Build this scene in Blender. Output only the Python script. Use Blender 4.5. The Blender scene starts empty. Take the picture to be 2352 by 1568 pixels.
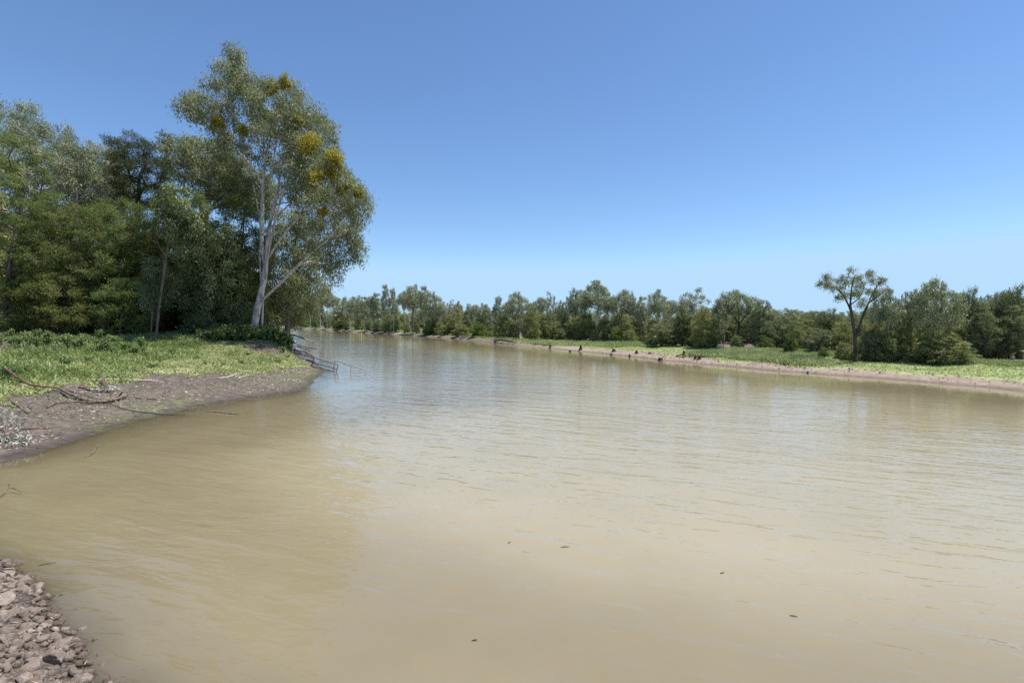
import bpy, math, numpy as np
from mathutils import Vector

S = bpy.context.scene
COL = S.collection
R = math.radians

# ------------------------------------------------------------------ camera, sky, sun
CAM_H = 4.0
PITCH = R(2.24)
FPX = 1176.0                       # focal length in the 2352-px reading of the photograph
cam_d = bpy.data.cameras.new('camera'); cam = bpy.data.objects.new('camera', cam_d); COL.objects.link(cam)
cam.location = (0, 0, CAM_H); cam.rotation_euler = (R(90) - PITCH, 0, 0)
cam_d.sensor_width = 36; cam_d.lens = 18; cam_d.clip_start = 0.1; cam_d.clip_end = 9000
S.camera = cam

SUN_EL, SUN_AZ = R(69), R(86)
w = bpy.data.worlds.new('World'); S.world = w; w.use_nodes = True
nt = w.node_tree; nt.nodes.clear()
sky = nt.nodes.new('ShaderNodeTexSky'); sky.sky_type = 'NISHITA'; sky.sun_disc = False
sky.sun_elevation = SUN_EL; sky.sun_rotation = SUN_AZ; sky.altitude = 0
sky.air_density = 1.0; sky.dust_density = 0.0; sky.ozone_density = 8.0
bg = nt.nodes.new('ShaderNodeBackground'); bg.inputs[1].default_value = 0.13
wo = nt.nodes.new('ShaderNodeOutputWorld')
lim = nt.nodes.new('ShaderNodeVectorMath'); lim.operation = 'MINIMUM'; lim.inputs[1].default_value = (3.05, 4.62, 6.4)   # the thick air at the horizon stays pale blue
nt.links.new(sky.outputs[0], lim.inputs[0]); nt.links.new(lim.outputs[0], bg.inputs[0]); nt.links.new(bg.outputs[0], wo.inputs[0])

sd = bpy.data.lights.new('sun', 'SUN'); sd.energy = 5.0; sd.angle = R(0.53); sd.color = (1.0, 0.95, 0.87)
so = bpy.data.objects.new('sun', sd); COL.objects.link(so)
sdir = Vector((math.cos(SUN_EL) * math.sin(SUN_AZ), math.cos(SUN_EL) * math.cos(SUN_AZ), math.sin(SUN_EL)))
so.rotation_euler = sdir.to_track_quat('Z', 'Y').to_euler(); so.location = (60, 40, 80)

S.view_settings.view_transform = 'Standard'; S.view_settings.look = 'None'
S.view_settings.exposure = 0.3; S.view_settings.gamma = 1.0
S.render.engine = 'CYCLES'
S.cycles.max_bounces = 12; S.cycles.diffuse_bounces = 5; S.cycles.glossy_bounces = 3
S.cycles.transmission_bounces = 9; S.cycles.transparent_max_bounces = 8
S.cycles.use_denoising = False

# ------------------------------------------------------------------ numbers and noise
def ray(u, v):
    x = (u - 1176.0) / FPX; yc = -(v - 784.0) / FPX
    return x, math.cos(PITCH) + yc * math.sin(PITCH), -math.sin(PITCH) + yc * math.cos(PITCH)
def on_z(u, v, z=0.0):
    x, y, dz = ray(u, v); t = (z - CAM_H) / dz
    return x * t, y * t
def at_y(u, v, Y):
    x, y, dz = ray(u, v); t = Y / y
    return np.array([x * t, Y, CAM_H + dz * t])

def _hash(ix, iy, seed):
    n = (ix.astype(np.int64) * 374761393 + iy.astype(np.int64) * 668265263 + seed * 1442695041) & 0x7fffffff
    n = ((n ^ (n >> 13)) * 1274126177) & 0x7fffffff
    return ((n ^ (n >> 16)) & 0xffff) / 65535.0
def vnoise(x, y, seed=0):
    ix = np.floor(x); iy = np.floor(y); fx = x - ix; fy = y - iy
    fx = fx * fx * (3 - 2 * fx); fy = fy * fy * (3 - 2 * fy)
    a = _hash(ix, iy, seed); b = _hash(ix + 1, iy, seed); c = _hash(ix, iy + 1, seed); d = _hash(ix + 1, iy + 1, seed)
    return (a * (1 - fx) + b * fx) * (1 - fy) + (c * (1 - fx) + d * fx) * fy
def fbm(x, y, seed=0, octs=4):
    s = np.zeros_like(x, dtype=float); a = 0.5
    for o in range(octs):
        s += a * (vnoise(x * 2 ** o, y * 2 ** o, seed + o * 17) - 0.5); a *= 0.5
    return s
def smooth(e0, e1, x):
    t = np.clip((x - e0) / (e1 - e0), 0, 1); return t * t * (3 - 2 * t)

# ------------------------------------------------------------------ shoreline (plan of the water)
near_px = [(208, 1565), (178, 1485), (98, 1369), (36, 1316), (0, 1290)]
left_px = [(0, 1063), (60, 1046), (118, 1029), (180, 1009), (237, 992), (300, 972), (355, 958), (457, 934), (575, 914), (640, 905),
           (687, 897), (710, 885), (727, 870), (745, 856), (746, 850), (721, 833), (700, 818), (677, 802), (653, 772)]
far_px = [(695, 756), (760, 758.5), (830, 763.5), (900, 768.5), (965, 772), (1030, 777), (1100, 783), (1163, 790.5), (1215, 796),
          (1268, 800.5), (1320, 806), (1372, 810.5), (1424, 816.5), (1470, 821), (1515, 827.5), (1560, 830), (1606, 835.5), (1690, 843),
          (1775, 851), (1835, 855), (1895, 860), (1985, 866), (2078, 873), (2170, 881), (2260, 888), (2352, 898)]
W = []; WR = []
def addw(pts, reg):
    for p in pts: W.append(p); WR.append(reg)
addw([(60, -12), (30, -4), (14, 0.2), (5, 2.2), (0, 3.4), (-2.6, 4.5)], 0)
addw([on_z(*p) for p in near_px], 0)
addw([(-9.9, 9.0), (-11.9, 10.4)], 0)
addw([(-14.0, 12.2), (-15.4, 13.6)], 1)
addw([on_z(*p) for p in left_px], 1)
addw([(-92, 185), (-140, 235), (-210, 280)], 1)
addw([(-215, 335), (-160, 300)], 2)
addw([on_z(*p) for p in far_px], 2)
addw([(36, 26.5), (50, 20), (75, 8)], 2)
W = np.array(W, float); WR = np.array(WR)
# small irregular bites so that no edge is ruled
def refine(W, WR):
    P = []; Q = []
    n = len(W); rg = np.random.default_rng(4)
    for i in range(n):
        a, b = W[i], W[(i + 1) % n]; L = np.linalg.norm(b - a)
        P.append(a); Q.append(WR[i])
        r = np.hypot(*((a + b) / 2))
        k = int(min(6, L / max(0.5, r * 0.03)))
        if WR[i] != WR[(i + 1) % n]: k = 0
        nrm = np.array([-(b - a)[1], (b - a)[0]]) / max(L, 1e-6)
        for j in range(1, k + 1):
            t = j / (k + 1)
            P.append(a + (b - a) * t + nrm * rg.normal() * min(0.012 * r, 0.05 * L + .05) * 0.35); Q.append(WR[i])
    return np.array(P), np.array(Q)
W, WR = refine(W, WR)

def shore(x, y):
    """signed distance (positive on land) and the distance to each of the three banks"""
    n = len(W); shp = x.shape; x = x.ravel(); y = y.ravel()
    d = np.full((3, x.size), 1e9); inside = np.zeros(x.size, bool)
    for i in range(n):
        ax, ay = W[i]; bx, by = W[(i + 1) % n]
        dx, dy = bx - ax, by - ay; L2 = dx * dx + dy * dy + 1e-12
        t = np.clip(((x - ax) * dx + (y - ay) * dy) / L2, 0, 1)
        dd = np.hypot(x - ax - t * dx, y - ay - t * dy)
        d[WR[i]] = np.minimum(d[WR[i]], dd)
        c = ((ay > y) != (by > y))
        with np.errstate(divide='ignore', invalid='ignore'):
            inside ^= c & (x < dx * (y - ay) / (dy if dy != 0 else 1e-12) + ax)
    s = d.min(axis=0); s = np.where(inside, -s, s)
    return s.reshape(shp), d.reshape((3,) + shp)

def height(x, y, detail=True, full=False):
    x = np.asarray(x, float); y = np.asarray(y, float)
    s, d = shore(x, y)
    wgt = 1.0 / (d + 0.4) ** 4; wgt /= wgt.sum(axis=0)
    sp = np.maximum(s, 0)
    hn = np.interp(sp, [0, .3, 1.5, 3.0, 6, 200], [0, .13, .62, 1.7, 2.3, 2.4])
    hl = np.interp(sp, [0, .5, 5, 8, 20, 30, 60, 400], [0, .1, .62, 1.05, 2.4, 2.75, 3.1, 3.4])
    hf = np.interp(sp, [0, .25, 1.5, 10, 25, 70, 500], [0, .15, .44, .70, 1.15, 2.0, 2.4])
    h = wgt[0] * hn + wgt[1] * hl + wgt[2] * hf
    h += 1.9 * np.exp(-((x + 27) ** 2 + (y - 53.5) ** 2) / 98.0) * smooth(0.3, 4.0, sp)
    h += 0.55 * np.exp(-((x + 22.2) ** 2 + (y - 46) ** 2) / 9.0) * smooth(0.3, 3.0, sp)
    sl = wgt[0] * .32 + wgt[1] * .10 + wgt[2] * .16
    dn = np.maximum(-s, 0)
    bed = -np.minimum(sl * dn, .5 + (wgt[0] * .22 + wgt[1] * .045 + wgt[2] * .10) * dn); bed = np.maximum(bed, -2.0)
    h = np.where(s > 0, h, bed)
    if detail:
        amp = smooth(-.2, 2.5, s)
        h = h + fbm(x * .45, y * .45, 3, 5) * (.05 + .16 * amp) * np.clip(np.hypot(x, y) / 20, .6, 2.5) * np.where(s > -.5, 1, .4) * smooth(-.6, .8, s)
        h = h + fbm(x * 3.1, y * 3.1, 9, 3) * .035 * smooth(-.3, .6, s)
        h = h + fbm(x * .02, y * .02, 31, 3) * 2.2 * smooth(40, 160, s)
    return (h, s, d, wgt) if full else h
def gz(x, y): return float(height(np.array([x]), np.array([y]))[0])

# ------------------------------------------------------------------ mesh helpers
def mesh(name, V, F, attrs=None, smooth_=False):
    """F: array (n,k) or list of such; attrs: {name: per-face float array} or {name: (domain, type, data)}"""
    V = np.asarray(V, np.float32); Fs = F if isinstance(F, list) else [F]
    Fs = [np.asarray(f, np.int32) for f in Fs if len(f)]
    m = bpy.data.meshes.new(name)
    m.vertices.add(len(V)); m.vertices.foreach_set('co', V.ravel())
    tot = np.concatenate([np.full(len(f), f.shape[1], np.int32) for f in Fs])
    idx = np.concatenate([f.ravel() for f in Fs])
    m.loops.add(len(idx)); m.loops.foreach_set('vertex_index', idx)
    m.polygons.add(len(tot))
    st = np.concatenate([[0], np.cumsum(tot)[:-1]]).astype(np.int32)
    m.polygons.foreach_set('loop_start', st); m.polygons.foreach_set('loop_total', tot)
    if smooth_: m.polygons.foreach_set('use_smooth', np.ones(len(tot), bool))
    for k, a in (attrs or {}).items():
        if isinstance(a, tuple):
            at = m.attributes.new(k, a[1], a[0]); at.data.foreach_set('color' if a[1] == 'FLOAT_COLOR' else 'value', np.asarray(a[2], np.float32).ravel())
        else:
            at = m.attributes.new(k, 'FLOAT', 'FACE'); at.data.foreach_set('value', np.asarray(a, np.float32))
    m.update(calc_edges=True); m.validate()
    return m
def obj(name, me, mat=None, parent=None, **props):
    o = bpy.data.objects.new(name, me); COL.objects.link(o)
    if mat and me and not me.materials: me.materials.append(mat)
    if parent: o.parent = parent
    for k, v in props.items(): o[k] = v
    return o
def thing(name, label, cat, loc=(0, 0, 0), rz=0, group=None):
    o = bpy.data.objects.new(name, None); COL.objects.link(o); o.location = loc; o.rotation_euler = (0, 0, rz)
    o.empty_display_size = .2; o['label'] = label; o['category'] = cat
    if group: o['group'] = group
    return o
def tag(o, label, cat, group=None):
    o['label'] = label; o['category'] = cat
    if group: o['group'] = group
    return o
def copy_thing(root, label=None, group=None):
    r = root.copy(); COL.objects.link(r)
    for ch in root.children:
        c = ch.copy(); COL.objects.link(c); c.parent = r
        for g in ch.children:
            d = g.copy(); COL.objects.link(d); d.parent = c
    if label: r['label'] = label
    if group: r['group'] = group
    return r

class MB:
    def __init__(s): s.V = []; s.F = {}; s.n = 0
    def add(s, V, F):
        V = np.asarray(V, float); F = np.asarray(F, int)
        s.V.append(V); s.F.setdefault(F.shape[1], []).append(F + s.n); s.n += len(V)
    def tube(s, P, r, sides=6, cap=True):
        P = np.asarray(P, float); n = len(P); r = np.broadcast_to(np.asarray(r, float), (n,))
        T = np.gradient(P, axis=0); T /= np.linalg.norm(T, axis=1)[:, None] + 1e-9
        a = np.array([1, 0, 0.]) if abs(T[0][0]) < .8 else np.array([0, 1., 0])
        N = []
        for t in T:
            a = a - t * a.dot(t); a /= np.linalg.norm(a) + 1e-9; N.append(a)
        N = np.array(N); B = np.cross(T, N)
        ang = np.linspace(0, 2 * np.pi, sides, endpoint=False)
        V = P[:, None] + r[:, None, None] * (np.cos(ang)[None, :, None] * N[:, None] + np.sin(ang)[None, :, None] * B[:, None])
        i = np.arange(n - 1)[:, None] * sides; j = np.arange(sides)[None]; jn = (j + 1) % sides
        F = np.stack([i + j, i + jn, i + sides + jn, i + sides + j], -1).reshape(-1, 4)
        s.add(V.reshape(-1, 3), F)
        if cap:
            for k, q in ((0, P[0] - T[0] * r[0] * .15), (n - 1, P[-1] + T[-1] * r[-1] * .15)):
                b = s.n - n * sides if k == 0 else None
            base = s.n - n * sides
            s.V.append(np.array([P[0], P[-1]])); c0 = s.n; s.n += 2
            e = base + (n - 1) * sides
            F3 = [[base + (q + 1) % sides, base + q, c0] for q in range(sides)] + [[e + q, e + (q + 1) % sides, c0 + 1] for q in range(sides)]
            s.F.setdefault(3, []).append(np.array(F3))
    def build(s, name, smooth_=True):
        return mesh(name, np.concatenate(s.V), [np.concatenate(f) for f in s.F.values()], None, smooth_)

def leaf_mesh(name, P, D, L, Wd, tint, rng, fold=.25, nrm=None):
    """one folded lance-shaped leaf (two quads sharing the midrib is overkill: one kite) at each point"""
    n = len(P); D = D / (np.linalg.norm(D, axis=1)[:, None] + 1e-9)
    A = rng.normal(size=(n, 3)) if nrm is None else nrm + rng.normal(size=(n, 3)) * .45
    Sx = np.cross(D, A); Sx /= np.linalg.norm(Sx, axis=1)[:, None] + 1e-9
    Nn = np.cross(Sx, D)
    L = np.broadcast_to(L, (n,))[:, None]; Wd = np.broadcast_to(Wd, (n,))[:, None]
    mid = P + D * L * .42
    V = np.stack([P, mid - Sx * Wd * .5 + Nn * Wd * fold, P + D * L, mid + Sx * Wd * .5 + Nn * Wd * fold], 1).reshape(-1, 3)
    F = np.arange(4 * n).reshape(n, 4)
    return mesh(name, V, F, {'tint': tint})

# ------------------------------------------------------------------ materials
def newmat(name):
    m = bpy.data.materials.new(name); m.use_nodes = True; t = m.node_tree; t.nodes.clear()
    out = t.nodes.new('ShaderNodeOutputMaterial')
    return m, t, out
def N(t, typ, ins=None, **props):
    n = t.nodes.new(typ)
    for k, v in props.items(): setattr(n, k, v)
    for k, v in (ins or {}).items():
        if isinstance(v, bpy.types.NodeSocket): t.links.new(v, n.inputs[k])
        else: n.inputs[k].default_value = v
    return n
def rgb(c): return (c[0], c[1], c[2], 1.0)
def mixc(t, f, a, b, blend='MIX'):
    n = t.nodes.new('ShaderNodeMix'); n.data_type = 'RGBA'; n.blend_type = blend
    for s_, v in ((0, f), (6, a), (7, b)):
        if isinstance(v, bpy.types.NodeSocket): t.links.new(v, n.inputs[s_])
        elif s_ == 0: n.inputs[0].default_value = v
        else: n.inputs[s_].default_value = rgb(v)
    return n.outputs[2]
def ramp(t, f, stops):
    n = t.nodes.new('ShaderNodeValToRGB'); t.links.new(f, n.inputs[0])
    e = n.color_ramp.elements
    while len(e) > len(stops): e.remove(e[-1])
    while len(e) < len(stops): e.new(0.5)
    for x, (p, c) in zip(e, stops): x.position = p; x.color = rgb(c) if hasattr(c, '__len__') else (c, c, c, 1)
    return n.outputs[0]
def mathn(t, op, a, b=0.0, c=None, clamp=False):
    n = t.nodes.new('ShaderNodeMath'); n.operation = op; n.use_clamp = clamp
    for i, v in enumerate((a, b) if c is None else (a, b, c)):
        if isinstance(v, bpy.types.NodeSocket): t.links.new(v, n.inputs[i])
        else: n.inputs[i].default_value = v
    return n.outputs[0]
def noise(t, vec, scale, detail=4, rough=.55, dist=0.0):
    n = N(t, 'ShaderNodeTexNoise', {'Scale': scale, 'Detail': detail, 'Roughness': rough, 'Distortion': dist})
    t.links.new(vec, n.inputs['Vector']); return n.outputs[0]

def leaf_mat(name, dark, mid, pale, trans=.3, rough=.45, hue_var=.0, spec=.35, accent=None):
    m, t, out = newmat(name)
    a = N(t, 'ShaderNodeAttribute', attribute_name='tint')
    stops = [(0.0, dark), (.5, mid), (.97, pale)]
    if accent: stops = [(0.0, dark), (.5, mid), (.9, pale), (.965, accent)]
    c = ramp(t, a.outputs['Fac'], stops)
    oi = N(t, 'ShaderNodeObjectInfo')
    c = mixc(t, mathn(t, 'MULTIPLY', oi.outputs['Random'], hue_var), c, (pale[0] * 1.05, pale[1] * .92, pale[2] * .8))
    p = N(t, 'ShaderNodeBsdfPrincipled', {'Base Color': c, 'Roughness': rough, 'Specular IOR Level': spec})
    tc = mixc(t, .6, c, (.16, .22, .03), 'MIX')
    tr = N(t, 'ShaderNodeBsdfTranslucent', {'Color': tc})
    mx = N(t, 'ShaderNodeMixShader', {0: trans, 1: p.outputs[0], 2: tr.outputs[0]})
    t.links.new(mx.outputs[0], out.inputs[0]); return m
M = {}
M['gum'] = leaf_mat('gum_leaf', (0.121, 0.138, 0.073), (0.242, 0.261, 0.142), (0.409, 0.437, 0.267), 0.43, .5, .15, .22)
M['gum_pale'] = leaf_mat('pale_gum_leaf', (0.168, 0.190, 0.121), (0.314, 0.336, 0.220), (0.504, 0.526, 0.374), 0.41, .5, .2, .22)
M['gum_shiny'] = leaf_mat('sapling_leaf', (0.084, 0.123, 0.051), (0.157, 0.203, 0.083), (0.443, 0.493, 0.272), 0.43, .42, .1, .4)
M['tea'] = leaf_mat('tea_tree_leaf', (0.077, 0.107, 0.035), (0.170, 0.208, 0.069), (0.304, 0.334, 0.124), 0.46, .6, .2, .2, (0.225, 0.188, 0.105))
M['tea_bright'] = leaf_mat('bright_tea_tree_leaf', (0.073, 0.116, 0.036), (0.160, 0.222, 0.073), (0.278, 0.338, 0.136), 0.46, .6, .15, .2)
M['oak'] = leaf_mat('she_oak_needle', (0.030, 0.037, 0.020), (0.054, 0.064, 0.034), (0.099, 0.098, 0.052), .22, .6, .1, .15)
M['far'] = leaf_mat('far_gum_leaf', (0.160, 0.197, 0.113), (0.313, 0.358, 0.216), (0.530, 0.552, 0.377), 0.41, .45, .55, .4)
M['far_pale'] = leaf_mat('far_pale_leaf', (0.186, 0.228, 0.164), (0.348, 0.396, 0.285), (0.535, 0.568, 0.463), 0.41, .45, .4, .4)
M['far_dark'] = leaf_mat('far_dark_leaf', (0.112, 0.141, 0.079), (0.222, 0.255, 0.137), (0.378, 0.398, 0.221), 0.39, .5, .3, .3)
M['far_bush'] = leaf_mat('far_bush_leaf', (0.124, 0.160, 0.066), (0.241, 0.289, 0.124), (0.409, 0.427, 0.213), 0.43, .55, .6, .25)
M['mistletoe'] = leaf_mat('mistletoe_leaf', (0.244, 0.241, 0.035), (0.564, 0.452, 0.054), (0.845, 0.641, 0.080), .3, .5, 0, .3)
M['weed'] = leaf_mat('weed_leaf', (0.081, 0.135, 0.041), (0.162, 0.243, 0.081), (0.311, 0.405, 0.176), .3, .5, .3, .35)
M['bramble'] = leaf_mat('bramble_leaf', (0.060, 0.102, 0.030), (0.138, 0.198, 0.058), (0.288, 0.348, 0.132), .25, .45, .2, .45, (0.384, 0.204, 0.060))
M['grass'] = leaf_mat('grass_blade', (0.145, 0.207, 0.062), (0.292, 0.365, 0.131), (0.564, 0.587, 0.262), .35, .6, 0, .2)
M['cover'] = leaf_mat('pale_cover_leaf', (0.272, 0.324, 0.132), (0.490, 0.512, 0.251), (0.707, 0.674, 0.409), .35, .6, 0, .2)
M['reed'] = leaf_mat('reed_blade', (0.273, 0.333, 0.146), (0.493, 0.548, 0.264), (0.783, 0.777, 0.456), .40, .6, 0, .2)
M['flatgrass'] = leaf_mat('flat_grass_blade', (.25, .30, .14), (0.310, 0.370, 0.150), (0.460, 0.490, 0.240), .35, .6, 0, .2)
M['litter'] = leaf_mat('litter_leaf', (.16, .11, .08), (.42, .33, .25), (.78, .70, .58), .1, .7, 0, .2)
M['dryleaf'] = leaf_mat('dry_leaf', (0.240, 0.232, 0.176), (0.400, 0.392, 0.320), (0.592, 0.576, 0.496), .15, .7, 0, .2)

def bark_mat(name, base, blotch, dark, scale=2.2, rough=.75):
    m, t, out = newmat(name)
    tc = N(t, 'ShaderNodeTexCoord'); mp = N(t, 'ShaderNodeMapping', {'Vector': tc.outputs['Object'], 'Scale': (1.6, 1.6, .5)})
    n1 = noise(t, mp.outputs[0], scale, 5, .6, .6); n2 = noise(t, mp.outputs[0], scale * 6, 3)
    c = ramp(t, n1, [(.36, dark), (.46, blotch), (.55, base), (.8, base)])
    c = mixc(t, mathn(t, 'MULTIPLY', n2, .35), c, dark)
    b = N(t, 'ShaderNodeBump', {'Strength': .4, 'Distance': .05, 'Height': n2})
    p = N(t, 'ShaderNodeBsdfPrincipled', {'Base Color': c, 'Roughness': rough, 'Normal': b.outputs[0], 'Specular IOR Level': .2})
    t.links.new(p.outputs[0], out.inputs[0]); return m
M['white_bark'] = bark_mat('white_gum_bark', (.70, .65, .60), (.52, .46, .41), (.24, .19, .15))
M['grey_bark'] = bark_mat('grey_bark', (.27, .23, .20), (.20, .165, .14), (.09, .07, .06))
M['dark_bark'] = bark_mat('dark_bark', (.10, .08, .066), (.075, .06, .05), (.035, .028, .024))
M['brown_bark'] = bark_mat('brown_bark', (.21, .165, .135), (.15, .115, .092), (.065, .048, .04))
M['dead_wood'] = bark_mat('dead_wood', (.26, .20, .165), (.18, .13, .10), (.07, .05, .04), 5)
M['rusty_wood'] = bark_mat('red_brown_wood', (.19, .115, .08), (.14, .08, .055), (.06, .035, .025), 6)
M['pale_wood'] = bark_mat('bleached_wood', (.58, .53, .47), (.46, .40, .34), (.25, .2, .16), 5)
M['stump'] = bark_mat('stump_wood', (.085, .066, .052), (.055, .042, .034), (.022, .018, .015), 4)
def plain(name, c, rough=.6, metal=0, nz=.2, sc=30):
    m, t, out = newmat(name)
    tc = N(t, 'ShaderNodeTexCoord'); n1 = noise(t, tc.outputs['Object'], sc, 3)
    cc = mixc(t, mathn(t, 'MULTIPLY', n1, nz * 2), c, (c[0] * .5, c[1] * .42, c[2] * .4))
    p = N(t, 'ShaderNodeBsdfPrincipled', {'Base Color': cc, 'Roughness': rough, 'Metallic': metal})
    t.links.new(p.outputs[0], out.inputs[0]); return m
M['rust'] = plain('rusty_pipe', (.19, .105, .07), .75, .3, .4, 12)
M['steel'] = plain('dull_steel_pipe', (.30, .27, .25), .6, .4, .3, 12)
M['cable'] = plain('dark_cable', (.045, .045, .05), .6)
M['buoy'] = plain('orange_plastic', (.75, .22, .05), .45)
M['buoy_white'] = plain('white_plastic', (.75, .72, .66), .5)

# ground
m, t, out = newmat('bank_ground'); M['ground'] = m
geo = N(t, 'ShaderNodeNewGeometry'); pos = geo.outputs['Position']
za = N(t, 'ShaderNodeAttribute', attribute_name='zone'); sep = N(t, 'ShaderNodeSeparateColor', {0: za.outputs['Color']})
n_big = noise(t, pos, .55, 6, .6); n_mid = noise(t, pos, 3.0, 6, .62); n_fine = noise(t, pos, 22, 4, .6)
mud = ramp(t, n_mid, [(.3, (.086, .068, .057)), (.5, (.130, .106, .089)), (.7, (.195, .163, .137))])
mud = mixc(t, ramp(t, n_big, [(.52, 0.0), (.66, .6)]), mud, (.185, .145, .115))
vor = N(t, 'ShaderNodeTexVoronoi', {'Vector': pos, 'Scale': 9.0}); pm = ramp(t, vor.outputs['Distance'], [(.10, 1.0), (.17, 0.0)])
pm2 = mathn(t, 'MULTIPLY', pm, ramp(t, n_mid, [(.48, 0.0), (.58, .8)]))
mud = mixc(t, pm2, mud, (.40, .34, .27))
tan = ramp(t, n_mid, [(.3, (.22, .168, .125)), (.5, (.335, .27, .205)), (.72, (.45, .375, .30))])
tan = mixc(t, ramp(t, n_big, [(.4, 0.0), (.62, .55)]), tan, (.30, .225, .165))
soil = mixc(t, sep.outputs[1], mud, tan)
grav = ramp(t, n_fine, [(.3, (.055, .045, .036)), (.5, (.13, .105, .085)), (.72, (.24, .205, .17))])
soil = mixc(t, sep.outputs[2], soil, grav)
gr_l = ramp(t, n_mid, [(.3, (.085, .105, .04)), (.5, (.17, .20, .08)), (.7, (.28, .30, .14))])
gr_f = ramp(t, n_mid, [(.3, (.21, .25, .095)), (.5, (.31, .36, .15)), (.7, (.40, .43, .21))])
gr_f = mixc(t, ramp(t, n_big, [(.5, 0.0), (.68, .7)]), gr_f, (.40, .37, .22))
gr = mixc(t, sep.outputs[1], gr_l, gr_f)
gm = mathn(t, 'ADD', za.outputs['Alpha'], 0.0)
gmask = ramp(t, mathn(t, 'ADD', sep.outputs[0], mathn(t, 'MULTIPLY', mathn(t, 'SUBTRACT', n_mid, .5), .9)), [(.42, 0.0), (.58, 1.0)])
col = mixc(t, gmask, soil, gr)
# algae film on the damp mud
sx = N(t, 'ShaderNodeSeparateXYZ', {0: pos})
damp = ramp(t, mathn(t, 'MULTIPLY', sx.outputs[2], 1.0), [(.0, 1.0), (.05, .85), (.16, 0.0)])
alg = mathn(t, 'MULTIPLY', za.outputs['Alpha'], ramp(t, n_mid, [(.42, 0.0), (.6, .75)]))
col = mixc(t, alg, col, (.17, .21, .06))
col = mixc(t, mathn(t, 'MULTIPLY', damp, .8), col, mixc(t, 1.0, col, (.42, .40, .40), 'MULTIPLY'))
rg_ = mathn(t, 'SUBTRACT', .92, mathn(t, 'MULTIPLY', damp, .35))
hh = mathn(t, 'ADD', mathn(t, 'MULTIPLY', n_mid, .6), mathn(t, 'MULTIPLY', n_fine, .25))
bp = N(t, 'ShaderNodeBump', {'Strength': .8, 'Distance': .12, 'Height': hh})
p = N(t, 'ShaderNodeBsdfPrincipled', {'Base Color': col, 'Roughness': rg_, 'Normal': bp.outputs[0], 'Specular IOR Level': .25})
t.links.new(p.outputs[0], out.inputs[0])

# water: muddy suspension that hides the bed within a few decimetres, under a clear rippled skin
m, t, out = newmat('muddy_water'); M['water'] = m
geo = N(t, 'ShaderNodeNewGeometry'); pos = geo.outputs['Position']
dp = N(t, 'ShaderNodeAttribute', attribute_name='depth')
def ripple(rot, sc, scale, det, dist=.6):
    mp = N(t, 'ShaderNodeMapping', {'Vector': pos, 'Rotation': (0, 0, R(rot)), 'Scale': sc}, vector_type='TEXTURE')
    return noise(t, mp.outputs[0], scale, det, .5, dist)
r1 = ripple(-26, (4.5, 1.0, 1), 1.45, 2, .35)
r2 = ripple(-19, (3.4, 1.0, 1), 4.2, 2, .4)
r3 = ripple(-5, (2.0, 1.0, 1), 9.0, 2, .3)
r4 = ripple(-38, (3.0, 1.0, 1), 2.0, 2, .4)
gust = noise(t, N(t, 'ShaderNodeMapping', {'Vector': pos, 'Scale': (.6, 1, 1)}).outputs[0], .07, 3, .5)
open_ = N(t, 'ShaderNodeAttribute', attribute_name='fetch').outputs['Fac']   # ripples grow with distance from the sheltering banks
calm = mathn(t, 'MULTIPLY', open_, ramp(t, gust, [(.3, .55), (.6, 1.0)]))
hsum = mathn(t, 'ADD', mathn(t, 'MULTIPLY', r1, .078), mathn(t, 'MULTIPLY', r2, .042))
hsum = mathn(t, 'ADD', hsum, mathn(t, 'MULTIPLY', r3, .011))
hsum = mathn(t, 'ADD', hsum, mathn(t, 'MULTIPLY', r4, .026))
hsum = mathn(t, 'MULTIPLY', hsum, calm)
bp = N(t, 'ShaderNodeBump', {'Strength': 1.0, 'Distance': 1.0, 'Height': hsum})
silt = noise(t, pos, .35, 5, .6)
silt2 = noise(t, pos, 2.2, 5, .6)
wc = ramp(t, silt, [(.3, (.228, .188, .110)), (.5, (.243, .202, .120)), (.7, (.258, .216, .130))])
wd = ramp(t, silt, [(.3, (.338, .288, .178)), (.5, (.356, .304, .190)), (.7, (.374, .320, .203))])
wc = mixc(t, N(t, 'ShaderNodeMapRange', {0: dp.outputs['Fac'], 1: .9, 2: 2.0}, interpolation_type='SMOOTHSTEP').outputs[0], wc, wd)
df = N(t, 'ShaderNodeBsdfDiffuse', {'Color': wc})
tr = N(t, 'ShaderNodeBsdfTransparent', {'Color': (.93, .88, .74, 1)})
op = ramp(t, dp.outputs['Fac'], [(0.0, .25), (.05, .55), (.18, .86), (.42, 1.0)])
body = N(t, 'ShaderNodeMixShader', {0: op, 1: tr.outputs[0], 2: df.outputs[0]})
gl = N(t, 'ShaderNodeBsdfGlossy', {'Color': (1, 1, 1, 1), 'Roughness': .04, 'Normal': bp.outputs[0]})
fr = N(t, 'ShaderNodeFresnel', {'IOR': 1.48, 'Normal': bp.outputs[0]})
mx = N(t, 'ShaderNodeMixShader', {0: fr.outputs[0], 1: body.outputs[0], 2: gl.outputs[0]})
t.links.new(mx.outputs[0], out.inputs[0])

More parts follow.
